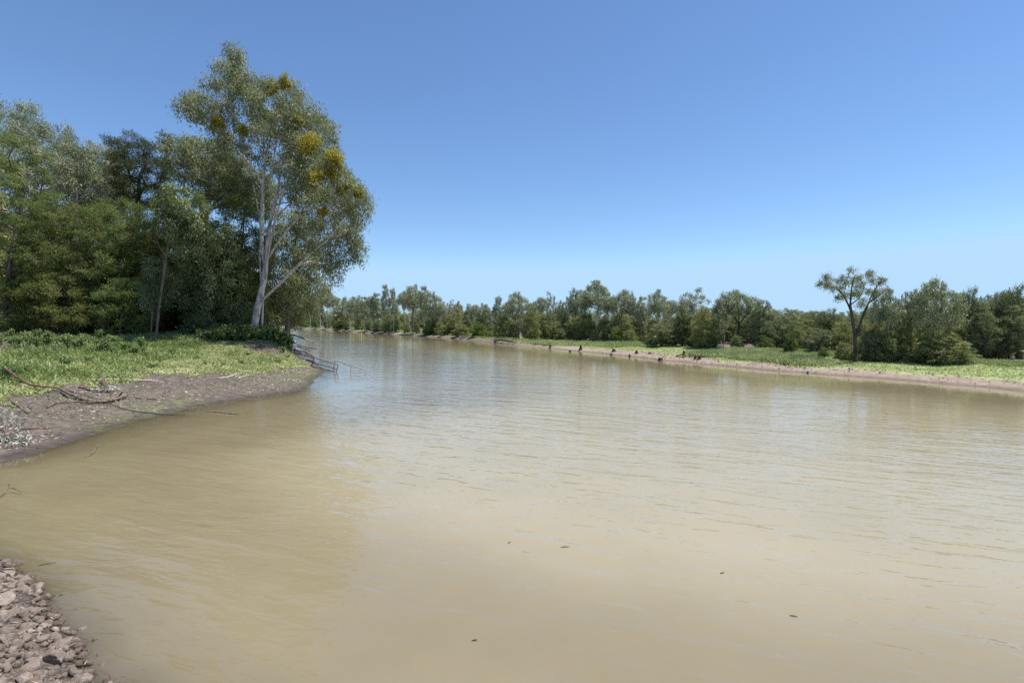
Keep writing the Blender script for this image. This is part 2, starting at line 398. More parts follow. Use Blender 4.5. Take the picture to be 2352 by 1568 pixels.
def rock_mat(name, a, b, c):
    m, t, out = newmat(name)
    tc = N(t, 'ShaderNodeTexCoord'); oi = N(t, 'ShaderNodeObjectInfo')
    n1 = noise(t, tc.outputs['Object'], 2.2, 6, .65); n2 = noise(t, tc.outputs['Object'], 14, 4, .6)
    cc = ramp(t, n1, [(.34, a), (.52, b), (.68, c)])
    cc = mixc(t, mathn(t, 'MULTIPLY', oi.outputs['Random'], .8), cc, (c[0] * .62, c[1] * .57, c[2] * .55))
    geo = N(t, 'ShaderNodeNewGeometry'); z = N(t, 'ShaderNodeSeparateXYZ', {0: geo.outputs['Position']}).outputs[2]
    wet = ramp(t, z, [(.0, .75), (.035, .6), (.09, 0.0)])
    cc = mixc(t, wet, cc, mixc(t, 1.0, cc, (.35, .32, .30), 'MULTIPLY'))
    b_ = N(t, 'ShaderNodeBump', {'Strength': .7, 'Distance': .08, 'Height': mathn(t, 'ADD', n1, mathn(t, 'MULTIPLY', n2, .5))})
    p = N(t, 'ShaderNodeBsdfPrincipled', {'Base Color': cc, 'Roughness': .85, 'Normal': b_.outputs[0], 'Specular IOR Level': .25})
    t.links.new(p.outputs[0], out.inputs[0]); return m
M['rock_grey'] = rock_mat('grey_rock', (.16, .125, .102), (.31, .252, .208), (.50, .415, .345))
M['gravel'] = rock_mat('brown_gravel', (.10, .078, .062), (.22, .175, .142), (.40, .33, .275))
M['rock_tan'] = rock_mat('tan_rock', (.24, .19, .15), (.42, .355, .29), (.58, .50, .42))

# ------------------------------------------------------------------ ground sheet and water sheet
def polar(angs, rads):
    A, Rr = np.meshgrid(angs, rads)
    X = Rr * np.sin(A); Y = Rr * np.cos(A)
    na = len(angs); nr = len(rads)
    i = np.arange(nr - 1)[:, None] * na; j = np.arange(na)[None]; jn = (j + 1) % na
    F = np.stack([i + j, i + jn, i + na + jn, i + na + j], -1).reshape(-1, 4)
    return X.ravel(), Y.ravel(), F
angs = R(1) * np.concatenate([np.arange(-62, 62, .16), np.arange(62, 298, 4.0)])
rads = np.concatenate([np.geomspace(.4, 4, 22)[:-1], np.geomspace(4, 80, 400)[:-1], np.geomspace(80, 420, 110)[:-1], np.geomspace(420, 6000, 34)])
gx, gy, gF = polar(angs, rads)
gh, gs, gd, gw = height(gx, gy, True, True)
nz1 = fbm(gx * .35, gy * .35, 21, 4); nz2 = fbm(gx * 1.3, gy * 1.3, 22, 3)
def mound_face(x, y): return np.exp(-((x + 21.4 + .35 * (y - 44)) ** 2 / 4.2 + (y - 44.3) ** 2 / 2.6))
def grass_left(x, y, s):
    edge = 5.7 - 3.6 * smooth(28, 43, y) + 2.2 * fbm(x * .35, y * .35, 21, 4) * 2 + .8 * fbm(x * 1.3, y * 1.3, 22, 3) * 2
    return smooth(-.5, .6, s - edge)
grass = gw[1] * grass_left(gx, gy, gs) * (1 - .8 * smooth(14, 19, gs) * (gy < 120))
grass = grass * (1 - smooth(.45, .75, mound_face(gx, gy)))
fe = 1.3 + 1.3 * nz1 * 2 + .8 * nz2 * 2
depthy = smooth(90, 160, gy)
gf = smooth(-.4, .5, gs - fe - 6 * depthy * 0) * (1 - .85 * smooth(11.5, 14, gs))
tanx = gw[2] * (1 - .85 * smooth(9, 14, gs)) * smooth(-12, 6, gx) * smooth(110, 60, gy)
sand = np.exp(-((gx - on_z(1300, 803)[0]) ** 2 / 150.0 + (gy - 57) ** 2 / 60.0))
grass = np.clip(grass + gw[2] * gf * (1 - .9 * sand) * np.where(gy > 90, .72, 1.0), 0, 1)
alg = np.zeros_like(gx)
for (u, v, a, b) in ((375, 940, 1.3, .5), (300, 962, .9, .35), (420, 927, 1.0, .4), (250, 978, .9, .3), (715, 862, 1.6, 2.2)):
    px, py = on_z(u, v, .12)
    alg = np.maximum(alg, np.exp(-((gx - px) ** 2 / (2 * a * a) + (gy - py) ** 2 / (2 * (b * 1.8) ** 2))))
zone = np.stack([grass, np.clip(tanx + gw[2] * .35 * (1 - .8 * smooth(9, 14, gs)), 0, 1), gw[0] * (gs > -3), alg * (gs > -.2)], 1)
obj('ground', mesh('ground', np.stack([gx, gy, gh], 1), gF, {'zone': ('POINT', 'FLOAT_COLOR', zone)}, True), M['ground'], kind='structure')

lo = gh[gF].min(axis=1); keep = (lo < .12) & (gs[gF].min(axis=1) < 1.0)
wF = gF[keep]; used, inv = np.unique(wF, return_inverse=True)
wV = np.stack([gx[used], gy[used], np.zeros(len(used))], 1)
obj('water', mesh('water', wV, inv.reshape(wF.shape), {'depth': ('POINT', 'FLOAT', np.maximum(-gh[used], 0)),
          'fetch': ('POINT', 'FLOAT', np.clip(.10 + .90 * smooth(2, 34, gd[2][used]), 0, 1) * np.clip(.30 + .70 * smooth(1, 13, gd[1][used]), 0, 1) * np.clip(.9 + .1 * smooth(.5, 7, gd[0][used]), 0, 1))}, True), M['water'], kind='structure')

# ------------------------------------------------------------------ trees
def in_poly(px, pz, poly):
    ins = np.zeros(px.shape, bool); n = len(poly)
    for i in range(n):
        (ax, az), (bx, bz) = poly[i], poly[(i + 1) % n]
        if az == bz: continue
        ins ^= ((az > pz) != (bz > pz)) & (px < (bx - ax) * (pz - az) / (bz - az) + ax)
    return ins
def edge_dist(px, pz, poly):
    d = np.full(px.shape, 1e9); n = len(poly)
    for i in range(n):
        ax, az = poly[i]; bx, bz = poly[(i + 1) % n]; dx, dz = bx - ax, bz - az
        tt = np.clip(((px - ax) * dx + (pz - az) * dz) / (dx * dx + dz * dz + 1e-9), 0, 1)
        d = np.minimum(d, np.hypot(px - ax - tt * dx, pz - az - tt * dz))
    return d
def fill_clumps(poly, n, rng, thick, inset, flat=1.0):
    """clump centres through the volume whose outline is poly (x, z)"""
    P = np.array(poly); lo = P.min(0); hi = P.max(0); out = []
    area = .5 * abs(np.dot(P[:, 0], np.roll(P[:, 1], 1)) - np.dot(P[:, 1], np.roll(P[:, 0], 1)))
    cand = rng.uniform(lo, hi, (n * 60, 2))
    ok = in_poly(cand[:, 0], cand[:, 1], poly); cand = cand[ok]
    ed = edge_dist(cand[:, 0], cand[:, 1], poly); k = ed > inset * .55; cand, ed = cand[k], ed[k]
    T = np.minimum(thick, 1.1 * np.sqrt(ed * thick) + .25 * ed)
    y = rng.uniform(-1, 1, len(cand)) * T
    C = np.stack([cand[:, 0], y, cand[:, 1]], 1)
    md = (area * thick / n) ** (1 / 3) * .95
    for c in C:
        if len(out) >= n: break
        if not out or np.min(np.linalg.norm((np.array(out) - c) * [1, .8, 1.15], axis=1)) > md: out.append(c)
    return np.array(out)
def resample(P, step):
    P = np.asarray(P, float); L = np.concatenate([[0], np.cumsum(np.linalg.norm(np.diff(P, axis=0), axis=1))])
    n = max(2, int(L[-1] / step) + 1); tt = np.linspace(0, L[-1], n)
    # smooth through the points
    Q = np.stack([np.interp(tt, L, P[:, k]) for k in range(3)], 1)
    for _ in range(2): Q[1:-1] = .25 * Q[:-2] + .5 * Q[1:-1] + .25 * Q[2:]
    return Q
def grow(rng, trunk, limbs, clumps, base_r, step, min_h, up=.35, power=.5, thin=.012, sides=7, flare=1.35):
    nodes = []; par = []
    Q = resample(trunk, step)
    for i, q in enumerate(Q): nodes.append(q); par.append(i - 1)
    tips = {len(nodes) - 1: 1.0}
    for lb in limbs:
        q = resample(lb, step)
        a = int(np.argmin(np.linalg.norm(np.array(nodes) - q[0], axis=1)))
        for p in q[1:]: nodes.append(p); par.append(a); a = len(nodes) - 1
        tips[a] = 2.0
    ends = []
    P0 = np.array(nodes)
    if len(clumps):
        order = np.argsort([np.min(np.linalg.norm(P0 - c, axis=1)) for c in clumps])
    else: order = []
    for ci in order:
        c = clumps[ci]; P = np.array(nodes); v = c - P; d = np.linalg.norm(v, axis=1) + 1e-6
        cost = d * (1 + 1.3 * np.maximum(0, up - v[:, 2] / d)) + np.where(P[:, 2] < min_h, 50, 0)
        a = int(np.argmin(cost)); dist = d[a]
        pd = nodes[a] - nodes[par[a]] if par[a] >= 0 else np.array([0, 0, 1.])
        pd = pd / (np.linalg.norm(pd) + 1e-9); pd = pd * .6 + np.array([0, 0, .35]) + v[a] / dist * .6; pd /= np.linalg.norm(pd)
        k = max(2, int(dist / step))
        p0 = nodes[a]; p1 = p0 + pd * dist * .4; p2 = c - (v[a] / dist * .6 + np.array([0, 0, .5])) * dist * .25
        for j in range(1, k + 1):
            s_ = j / k
            q = (1 - s_) ** 3 * p0 + 3 * (1 - s_) ** 2 * s_ * p1 + 3 * (1 - s_) * s_ * s_ * p2 + s_ ** 3 * c
            if j < k: q = q + rng.normal(size=3) * step * .10
            nodes.append(q); par.append(a); a = len(nodes) - 1
        tips[a] = tips.get(a, 0) + 1.0; ends.append(a)
    Nn = np.array(nodes); par = np.array(par); wt = np.zeros(len(Nn))
    for k, v in tips.items(): wt[k] += v
    for i in range(len(Nn) - 1, 0, -1):
        if par[i] >= 0: wt[par[i]] += wt[i]
    r = np.maximum(base_r * (wt / wt[0]) ** power, thin)
    hz = Nn[:, 2] - Nn[0, 2]
    r = r * (1 + (flare - 1) * np.exp(-np.maximum(hz, 0) / (base_r * 2.2)) * (hz < base_r * 8))
    kids = {}
    for i in range(1, len(Nn)): kids.setdefault(par[i], []).append(i)
    mb = MB(); stack = [(0, -1)]
    while stack:
        s0, frm = stack.pop(); ch = [s0] if frm < 0 else [frm, s0]; cur = s0
        while cur in kids:
            ks = sorted(kids[cur], key=lambda q: -wt[q])
            for q in ks[1:]: stack.append((q, cur))
            cur = ks[0]; ch.append(cur)
        rr = r[ch].copy()
        if frm >= 0: rr[0] = min(rr[0], rr[1] * 1.25)
        rr[-1] *= .5
        if len(ch) > 1: mb.tube(Nn[ch], rr, sides if rr[0] > thin * 3 else 4, cap=False)
    return mb
def foliage(rng, C, per, tuft, size, tsize, L, Wd, style, mask=None):
    """leaves in tufts around each clump centre; style: droop / feather / spiky"""
    n = len(C); T = rng.normal(size=(n, tuft, 3)); T /= np.linalg.norm(T, axis=2)[..., None] + 1e-9
    T *= rng.uniform(.35, 1.0, (n, tuft, 1)) ** .6 * size * rng.uniform(.75, 1.25, (n, 1, 1)); T[..., 2] *= .85 if style == 'feather' else .72
    tc = C[:, None] + T
    k = max(1, per // tuft)
    off = rng.normal(size=(n, tuft, k, 3)) * tsize
    if style == 'droop': off[..., 2] = off[..., 2] * 1.25 - np.abs(off[..., 2]) * .4
    else: off[..., 2] *= .6
    P = (tc[:, :, None] + off).reshape(-1, 3)
    out = np.broadcast_to(T[:, :, None] / size, (n, tuft, k, 3)).reshape(-1, 3)
    if style == 'droop': D = out * .35 + np.array([0, 0, -.75]) + rng.normal(size=P.shape) * .55
    elif style == 'feather': D = out * .7 + np.array([0, 0, .25]) + rng.normal(size=P.shape) * .6
    else: D = out * .9 + np.array([0, 0, .1]) + rng.normal(size=P.shape) * .8
    ct = np.broadcast_to(rng.normal(.5, .18, (n, 1, 1)) + rng.normal(0, .11, (n, tuft, 1)), (n, tuft, k)).reshape(-1)
    tint = np.clip(ct + rng.normal(0, .17, len(P)), 0, 1)
    l = L * rng.uniform(.65, 1.35, len(P))
    tw = (np.repeat(C, tuft, 0), tc.reshape(-1, 3))
    nr = out * .75 + np.array([0, 0, .55 if style == 'droop' else .9]); nr = nr / (np.linalg.norm(nr, axis=1)[:, None] + 1e-6)
    return P, D, l, Wd * rng.uniform(.7, 1.3, len(P)), tint, tw, nr
def twigs(mb, tw, rng, r, frac):
    A, B = tw; k = rng.random(len(A)) < frac; A, B = A[k], B[k]; n = len(A)
    if not n: return
    d = B - A; d /= np.linalg.norm(d, axis=1)[:, None] + 1e-9
    s1 = np.cross(d, [0, .3, 1.]); s1 /= np.linalg.norm(s1, axis=1)[:, None] + 1e-9; s2 = np.cross(d, s1)
    V = []
    for q in range(3):
        a = q * 2.0944; o = (math.cos(a) * s1 + math.sin(a) * s2) * r
        V += [A + o, B + o * .4]
    V = np.stack(V, 1).reshape(-1, 3); b = np.arange(n)[:, None] * 6
    F = np.concatenate([b + np.array([[0, 2, 3, 1]]), b + np.array([[2, 4, 5, 3]]), b + np.array([[4, 0, 1, 5]])])
    mb.add(V, F)

KIND = {  # per clump, tufts, clump radius, tuft radius, leaf length, width, style
    'gum':     dict(mat='gum', bark='white_bark', style='droop'),
    'gum_pale': dict(mat='gum_pale', bark='white_bark', style='droop'),
    'sapling': dict(mat='gum_shiny', bark='brown_bark', style='droop'),
    'tea':     dict(mat='tea', bark='brown_bark', style='feather'),
    'tea_bright': dict(mat='tea_bright', bark='brown_bark', style='feather'),
    'oak':     dict(mat='oak', bark='dark_bark', style='spiky'),
}
def unique_tree(name, label, kind, Y, base_u, outline, nclump, per, csize, tsize, L, Wd, thick, base_r, seed, trunk_px=None, limbs_px=(),
                min_frac=.25, group=None, tuft=12, holes=(), twigf=.4, bark=None, inset=None, extra=()):
    rng = np.random.default_rng(seed); K = KIND[kind]
    bx = (base_u - 1176) / FPX * Y; bz = gz(bx, Y) - .12
    root = thing(name, label, 'tree', (bx, Y, bz), 0, group)
    o = np.array([bx, Y, bz])
    loc = lambda u, v, dy=0: at_y(u, v, Y + dy) - o
    fs = 1 - .36 * thick / Y
    poly = [tuple(loc(1176 + (u - 1176) * fs, 738 + (v - 738) * fs)[[0, 2]]) for u, v in outline]
    k_ = K['style'] == 'feather'; nclump = int(nclump * (1.15 if k_ else 1.45)); per = int(per * (.85 if k_ else .62)); csize *= .68 if k_ else .74; tsize *= .62 if k_ else .68
    C = fill_clumps(poly, nclump, rng, thick, inset if inset is not None else csize)
    if len(extra): C = np.concatenate([C, [loc(1176 + (u - 1176) * fs, 738 + (v - 738) * fs, dy) for u, v, dy in extra]])
    for hp, ymax in holes:
        hq = [tuple(loc(u, v)[[0, 2]]) for u, v in hp]
        C = C[~(in_poly(C[:, 0], C[:, 2], hq) & (C[:, 1] < ymax))]
    top = np.array(poly)[:, 1].max()
    if trunk_px: trunk = [np.zeros(3)] + [loc(*q) for q in trunk_px]
    else:
        cx = np.mean([q[0] for q in poly]); trunk = [np.zeros(3), np.array([cx * .3, 0, top * .35]), np.array([cx * .8, rng.normal() * .4, top * .78])]
    limbs = [[loc(*q) for q in lb] for lb in limbs_px]
    mb = grow(rng, trunk, limbs, C, base_r, max(.35, top / 36), top * min_frac)
    P, D, l, wd, tint, tw, nr = foliage(rng, C, per, tuft, csize, tsize, L, Wd, K['style'])
    k = P[:, 2] > .15; P, D, l, wd, tint, nr = P[k], D[k], l[k], wd[k], tint[k], nr[k]
    twigs(mb, tw, rng, .016 if Y > 40 else .01, twigf)
    obj('trunk', mb.build('trunk'), M[bark or K['bark']], root)
    obj('crown', leaf_mesh('crown', P, D, l, wd, tint, rng, nrm=nr), M[K['mat']], root)
    return root, o, rng

Z8 = lambda u, v: (343 + .4533 * (u - .03 * max(u - 700, 0)), 85.7 + .4533 * v)
# the big gum on the point
hero_out = [Z8(*q) for q in ((335, 45), (375, 30), (445, 60), (455, 120), (520, 125), (595, 125), (650, 165), (710, 155), (775, 200), (800, 255), (850, 262),
    (895, 310), (920, 370), (960, 440), (945, 490), (990, 560), (1010, 625), (1065, 675), (1115, 720), (1105, 820), (1090, 900), (1065, 960), (1075, 1030),
    (1030, 1115), (985, 1090), (950, 1060), (945, 1150), (900, 1215), (840, 1150), (790, 1090), (760, 1000), (690, 900), (600, 800), (520, 730), (470, 640), (400, 600),
    (330, 560), (290, 500), (220, 465), (150, 425), (110, 335), (135, 240), (180, 205), (235, 245), (290, 215), (310, 130))]
hero, hero_o, hr = unique_tree('gum_tree', 'tall white-trunked gum with golden mistletoe clumps, leaning over the point of the grassy bank', 'gum', 50, 581, hero_out,
    185, 520, 1.15, .36, .34, .075, 5.6, .33, 11, extra=[(512, 90, .2), (520, 104, -.3), (505, 108, .4), (515, 120, .3), (503, 140, 0), (525, 146, -.4), (500, 160, .6), (522, 172, .2), (540, 165, -.5), (415, 205, .3), (430, 195, -.5), (412, 228, 0), (822, 440, 0), (824, 475, .5), (805, 560, 0), (808, 585, .4), (800, 545, -.6), (770, 600, 0), (752, 628, .3), (740, 600, -.5), (780, 575, .6), (395, 240, .4), (480, 300, -1), (470, 335, 1), (505, 355, 1.5), (540, 400, 2), (560, 445, 2.5), (690, 560, 1.5), (720, 600, 1), (660, 520, 2), (745, 560, 1)], holes=[([Z8(*q) for q in ((490, 400), (600, 390), (640, 560), (720, 640), (770, 760), (720, 900), (600, 860), (520, 720), (440, 600))], .7), ([Z8(*q) for q in ((640, 900), (800, 850), (930, 900), (820, 1000), (700, 1080))], .5)], tuft=15, min_frac=.24, twigf=.75, inset=1.9,
    trunk_px=[(592, 698), (603.5, 661, .3), (610, 620, .5), (615, 539, .6), (624, 494, .4), (637, 448, 0), (646, 380, -.3)],
    limbs_px=[[(610, 622, .5), (600, 560, .8), (603, 494, 1.2), (603, 421, 1.3), (610, 367, 1.2), (625, 300, .8)],
              [(592, 698), (633, 661, -.8), (660, 634, -1.4), (705, 589, -2.2), (751, 552, -3)],
              [(612, 600, .4), (637, 557, -.8), (678, 507, -1.6), (706, 485, -2.2), (765, 460, -3)],
              [(616, 535, .4), (650, 480, -1), (683, 457, -1.8), (720, 445, -2.4)],
              [(603, 421, 1.3), (583, 385, .6), (538, 339, -.4), (493, 299, -1), (456, 281, -1.6)],
              [(610, 367, 1.2), (585, 300, 2), (560, 230, 2.4), (520, 150, 1.2)],
              [(646, 380, -.3), (668, 330, -1), (690, 260, -1.4)],
              [(637, 448, 0), (690, 400, 1.6), (740, 340, 2.2)],
              [(605, 440, 1.3), (570, 400, 2.5), (545, 380, 3.2)],
              [(600, 668, .3), (596, 590, 1.2), (600, 530, 1.6), (590, 460, 2), (572, 390, 2.2)],
              [(607, 640, .3), (620, 560, -.4), (640, 470, -1.2), (668, 400, -1.8), (678, 330, -2)],
              [(624, 494, .4), (618, 430, -.8), (628, 370, -1.4), (640, 300, -1.6)]])
for i, (u, v, rr, yy) in enumerate(((810, 520, 1.0, -4.6), (805, 575, .75, -4.4), (930, 600, .85, -3.6), (950, 640, .5, -3.4), (830, 730, 1.05, -4.4), (855, 690, .6, -4.2), (930, 690, .7, -3.4), (345, 415, .6, -3.5),
                                (690, 235, .6, -3), (620, 265, .5, -3.4), (985, 760, .55, -3.0), (740, 425, .55, -4.6), (880, 870, .55, -3.6), (470, 470, .45, -4.4), (1070, 790, .45, -1.5))):
    uu, vv = Z8(u, v); c = at_y(uu, vv, 50 + yy) - hero_o
    q = hr.normal(size=(1500, 3)); q /= np.linalg.norm(q, axis=1)[:, None]; q *= hr.random((1500, 1)) ** .45 * rr * [.75, .75, .85]
    lumps = hr.normal(size=(9, 3)) * rr * .33; q = q * .62 + lumps[hr.integers(0, 9, 1500)] * [1, 1, 1.3]
    dd = q / rr * .6 + np.array([0, 0, -.7]) + hr.normal(size=q.shape) * .4
    lvl = np.clip(.42 + q[:, 2] * 0 + hr.normal(0, .2, 1500) - (.3 if i in (1, 7, 10, 11, 13, 14) else 0), 0, 1)
    obj('mistletoe_clump', leaf_mesh('mistletoe_clump', c + q, dd, .2 * hr.uniform(.7, 1.3, 1500), .05, lvl, hr), M['mistletoe'], hero)

T = unique_tree
T('gum_tree', 'pale grey-green gum towering behind the feathery thicket, second tallest crown of the wooded bank', 'gum_pale', 66, 60,
  [(-70, 205), (-20, 195), (10, 205), (35, 235), (80, 252), (105, 280), (135, 305), (165, 335), (195, 390), (190, 450), (130, 500), (40, 520), (-70, 520)], 70, 560, 1.35, .45, .42, .095, 6, .42, 21)
T('gum_tree', 'pale rounded gum crown between the second tallest pale gum and the dark conical tree', 'gum_pale', 63, 205,
  [(125, 335), (160, 322), (200, 318), (218, 312), (240, 345), (262, 395), (282, 445), (275, 480), (215, 500), (150, 495), (120, 420)], 46, 560, 1.25, .42, .4, .09, 5, .35, 22)
T('dead_branch_tree', 'bare white dead tree limbs poking out of the pale gum crown', 'gum_pale', 60, 176,
  [(168, 418), (182, 410), (190, 425), (178, 440)], 2, 16, .4, .2, .3, .07, .5, .16, 23, trunk_px=[(176, 560), (178, 470), (176, 425), (170, 405)],
  limbs_px=[[(177, 445), (190, 425, -.4), (203, 415, -.6)], [(177, 455), (166, 430, .3), (160, 412, .4)], [(178, 470), (196, 447, -.4), (204, 432, -.5)]])
T('she_oak', 'dark conical she-oak standing against the sky behind the feathery thicket', 'oak', 60, 305,
  [(243, 335), (262, 302), (288, 288), (299, 280), (312, 305), (330, 330), (350, 345), (372, 375), (378, 430), (350, 476), (300, 485), (258, 470), (252, 400)], 46, 560, .95, .36, .36, .05, 3.6, .3, 24, min_frac=.3)
T('gum_tree', 'darker gum with open lower crown just behind the mistletoe gum', 'gum', 58, 455,
  [Z8(*q) for q in ((50, 545), (85, 440), (140, 460), (210, 480), (300, 470), (400, 560), (560, 620), (610, 740), (560, 900), (390, 870), (280, 840), (200, 770), (110, 700), (60, 660))],
  66, 560, 1.2, .4, .4, .08, 4.5, .32, 25)
T('tea_tree', 'tall bright green feathery tree at the frame edge of the wooded bank', 'tea_bright', 46, 10,
  [(-90, 300), (-40, 262), (5, 262), (30, 310), (52, 380), (85, 450), (105, 560), (95, 690), (60, 765), (-90, 765)], 85, 520, 1.0, .36, .27, .05, 4.0, .28, 31, min_frac=.08)
T('tea_tree', 'brownish feathery tea tree with bare pale twigs, second of the thicket row', 'tea', 49, 140,
  [(55, 480), (95, 455), (160, 448), (200, 470), (232, 520), (240, 620), (228, 720), (195, 772), (70, 772), (48, 620)], 80, 480, .95, .34, .26, .05, 4.0, .26, 32, min_frac=.08, twigf=.8)
T('tea_tree', 'domed green feathery tea tree below the pale rounded gum crown', 'tea_bright', 50.5, 250,
  [(182, 470), (225, 452), (290, 458), (325, 500), (342, 560), (340, 660), (320, 745), (290, 772), (195, 772), (180, 620)], 80, 480, .95, .34, .26, .05, 4.0, .26, 33, min_frac=.1, twigf=.6)
T('tea_tree', 'olive feathery tea tree below the dark conical she-oak', 'tea', 52, 335,
  [(280, 480), (330, 458), (375, 470), (402, 540), (405, 640), (395, 720), (370, 768), (300, 768), (278, 620)], 70, 480, .95, .34, .26, .05, 4.0, .26, 34, min_frac=.1, twigf=.6)
T('gum_sapling', 'slender leaning gum sapling with dark stem in front of the thicket', 'sapling', 44, 356,
  [(345, 465), (360, 440), (385, 425), (402, 403), (425, 415), (450, 440), (465, 475), (462, 520), (440, 545), (412, 520), (395, 565), (375, 545), (352, 520)], 34, 420, .55, .24, .26, .07, 2.4, .10, 35,
  trunk_px=[(366, 700), (380, 600), (396, 500), (404, 440)], min_frac=.5, limbs_px=[[(383, 590), (360, 560, -.6), (350, 520, -.8)]], bark='brown_bark')
T('gum_sapling', 'low shiny-leaved gum sapling beside the dark stem of the slender one', 'sapling', 45, 345,
  [(325, 640), (335, 590), (360, 580), (380, 620), (378, 680), (355, 720), (330, 700)], 16, 340, .5, .24, .24, .07, 1.6, .07, 36, min_frac=.3)
T('gum_tree', 'young drooping gum with glossy dark leaves between the slender sapling and the mistletoe gum', 'sapling', 50, 470,
  [(400, 560), (440, 505), (480, 480), (525, 520), (550, 590), (560, 660), (540, 725), (500, 762), (420, 760), (395, 680)], 75, 440, .85, .32, .30, .085, 3.6, .2, 37, min_frac=.12)
T('tea_tree', 'bright feathery tree hugging the white trunk of the mistletoe gum', 'tea_bright', 54, 548,
  [(505, 440), (525, 402), (562, 398), (592, 440), (610, 540), (604, 660), (592, 735), (545, 755), (505, 735), (498, 600)], 70, 460, .85, .32, .26, .05, 3.0, .2, 38, min_frac=.1, twigf=.6)
T('tea_tree', 'pale green rounded shrub-like tea tree under the domed one at the weed edge', 'tea_bright', 46.5, 272,
  [(205, 670), (230, 640), (285, 632), (325, 665), (345, 710), (335, 752), (300, 772), (220, 772)], 36, 460, .7, .28, .24, .05, 2.2, .12, 39, min_frac=.1)
T('tea_tree', 'low spreading tea tree under the tall bright one with drooping skirt', 'tea', 46, 105,
  [(20, 650), (80, 615), (150, 640), (190, 690), (195, 735), (160, 765), (30, 765)], 44, 460, .75, .3, .24, .05, 2.4, .14, 40, min_frac=.1)
T('gum_tree', 'dark shaded gum behind the mistletoe gum, hanging low over the water', 'gum', 60, 655,
  [(598, 540), (625, 480), (668, 455), (705, 490), (722, 550), (740, 590), (742, 640), (722, 690), (695, 735), (640, 752), (598, 745)], 60, 480, 1.1, .38, .36, .08, 4, .28, 41, bark='grey_bark', min_frac=.15)
T('tea_tree', 'olive willowy tree at the water edge past the point, foliage reaching the river', 'tea', 68, 662,
  [(628, 660), (660, 640), (692, 652), (706, 690), (700, 755), (640, 758), (625, 700)], 34, 440, .9, .34, .32, .06, 2.4, .16, 42, min_frac=.08)
T('gum_sapling', 'second white stem growing beside the base of the mistletoe gum', 'gum', 53, 600,
  [(585, 560), (600, 520), (625, 540), (630, 600), (605, 640), (588, 610)], 14, 360, .8, .3, .3, .07, 1.6, .13, 43, trunk_px=[(604, 680), (604, 600), (606, 545)], bark='white_bark', min_frac=.5)

# prototypes for the far bank, 10 m tall
def proto(name, outline, mat, bark, nclump, per, csize, tsize, L, Wd, thick, base_r, seed, trunk, limbs=(), style='droop', min_frac=.3, tuft=9, twigf=.35):
    rng = np.random.default_rng(seed)
    nclump = int(nclump * (1.05 if style == 'droop' else 1.1)); per = int(per * (.62 if style == 'droop' else .75)); csize *= .66; tsize *= .68
    C = fill_clumps(outline, nclump, rng, thick, csize)
    mb = grow(rng, [np.array(q, float) for q in trunk], [[np.array(q, float) for q in lb] for lb in limbs], C, base_r, .38, 10 * min_frac, thin=.018, sides=6)
    P, D, l, wd, tint, tw, nr = foliage(rng, C, per, tuft, csize, tsize, L, Wd, style)
    k = P[:, 2] > .1; P, D, l, wd, tint, nr = P[k], D[k], l[k], wd[k], tint[k], nr[k]
    twigs(mb, tw, rng, .02, twigf)
    return (mb.build('trunk'), M[bark], leaf_mesh('crown', P, D, l, wd, tint, rng, nrm=nr), M[mat])
dome = [(-3.2, 5.6), (-2.9, 7.2), (-1.8, 8.6), (-.4, 9.8), (.8, 10), (2.0, 9.2), (3.0, 8.0), (3.4, 6.4), (2.6, 5.2), (1.2, 5.6), (0, 5.0), (-1.6, 5.2)]
dome2 = [(-2.6, 4.4), (-3.4, 6.0), (-2.6, 7.4), (-2.2, 8.8), (-.9, 9.4), (-.2, 8.9), (.6, 10), (1.7, 9.6), (1.9, 8.4), (2.8, 7.8), (3.1, 6.2), (2.2, 5.0), (.8, 4.2), (-1, 4.6)]
tall = [(-1.3, 3.6), (-1.7, 5.4), (-1.2, 7.0), (-1.3, 8.4), (-.5, 9.7), (.3, 10), (1.0, 9.0), (.9, 7.8), (1.5, 6.6), (1.5, 5.0), (1.0, 3.4), (0, 3.0)]
tall2 = [(-1.6, 4.2), (-2.0, 6.0), (-1.5, 7.2), (-.6, 7.4), (-.9, 9.0), (-.1, 10), (.8, 9.6), (1.1, 8.2), (2.0, 7.6), (2.0, 5.8), (1.2, 4.4), (.2, 3.8)]
spread = [(-4.2, 6.2), (-4.0, 7.8), (-2.6, 8.8), (-1.6, 8.4), (-.6, 9.7), (.8, 10), (1.9, 9.2), (3.0, 9.1), (4.1, 7.9), (4.4, 6.3), (3.2, 5.3), (1.8, 6.0), (.3, 5.2), (-1.4, 5.8), (-2.8, 5.2)]
bushy = [(-3.4, .4), (-4.0, 2.6), (-3.6, 5.0), (-2.6, 7.6), (-1.0, 9.6), (.4, 10), (2.0, 9.0), (3.2, 6.8), (3.9, 4.2), (3.7, 1.6), (3.0, .3)]
oakish = [(-1.9, 1.6), (-2.4, 3.6), (-2.2, 6.0), (-1.5, 8.0), (-.5, 9.6), (.2, 10), (1.0, 9.0), (1.9, 7.2), (2.4, 4.8), (2.2, 2.4), (1.2, 1.0), (-.8, 1.0)]
multi = [(-3.0, 4.6), (-3.4, 6.6), (-2.4, 8.2), (-1.4, 8.8), (-.2, 10), (1.4, 9.8), (2.6, 8.6), (3.4, 7.0), (3.2, 5.0), (2.0, 3.8), (0, 4.4), (-1.8, 3.8)]
lobed = [(-3.6, .3), (-4.2, 2.0), (-3.2, 4.0), (-3.4, 6.0), (-1.9, 7.0), (-1.4, 9.2), (-.2, 8.4), (.9, 10), (2.0, 8.2), (1.8, 6.4), (3.4, 5.4), (4.0, 3.0), (3.3, .3)]
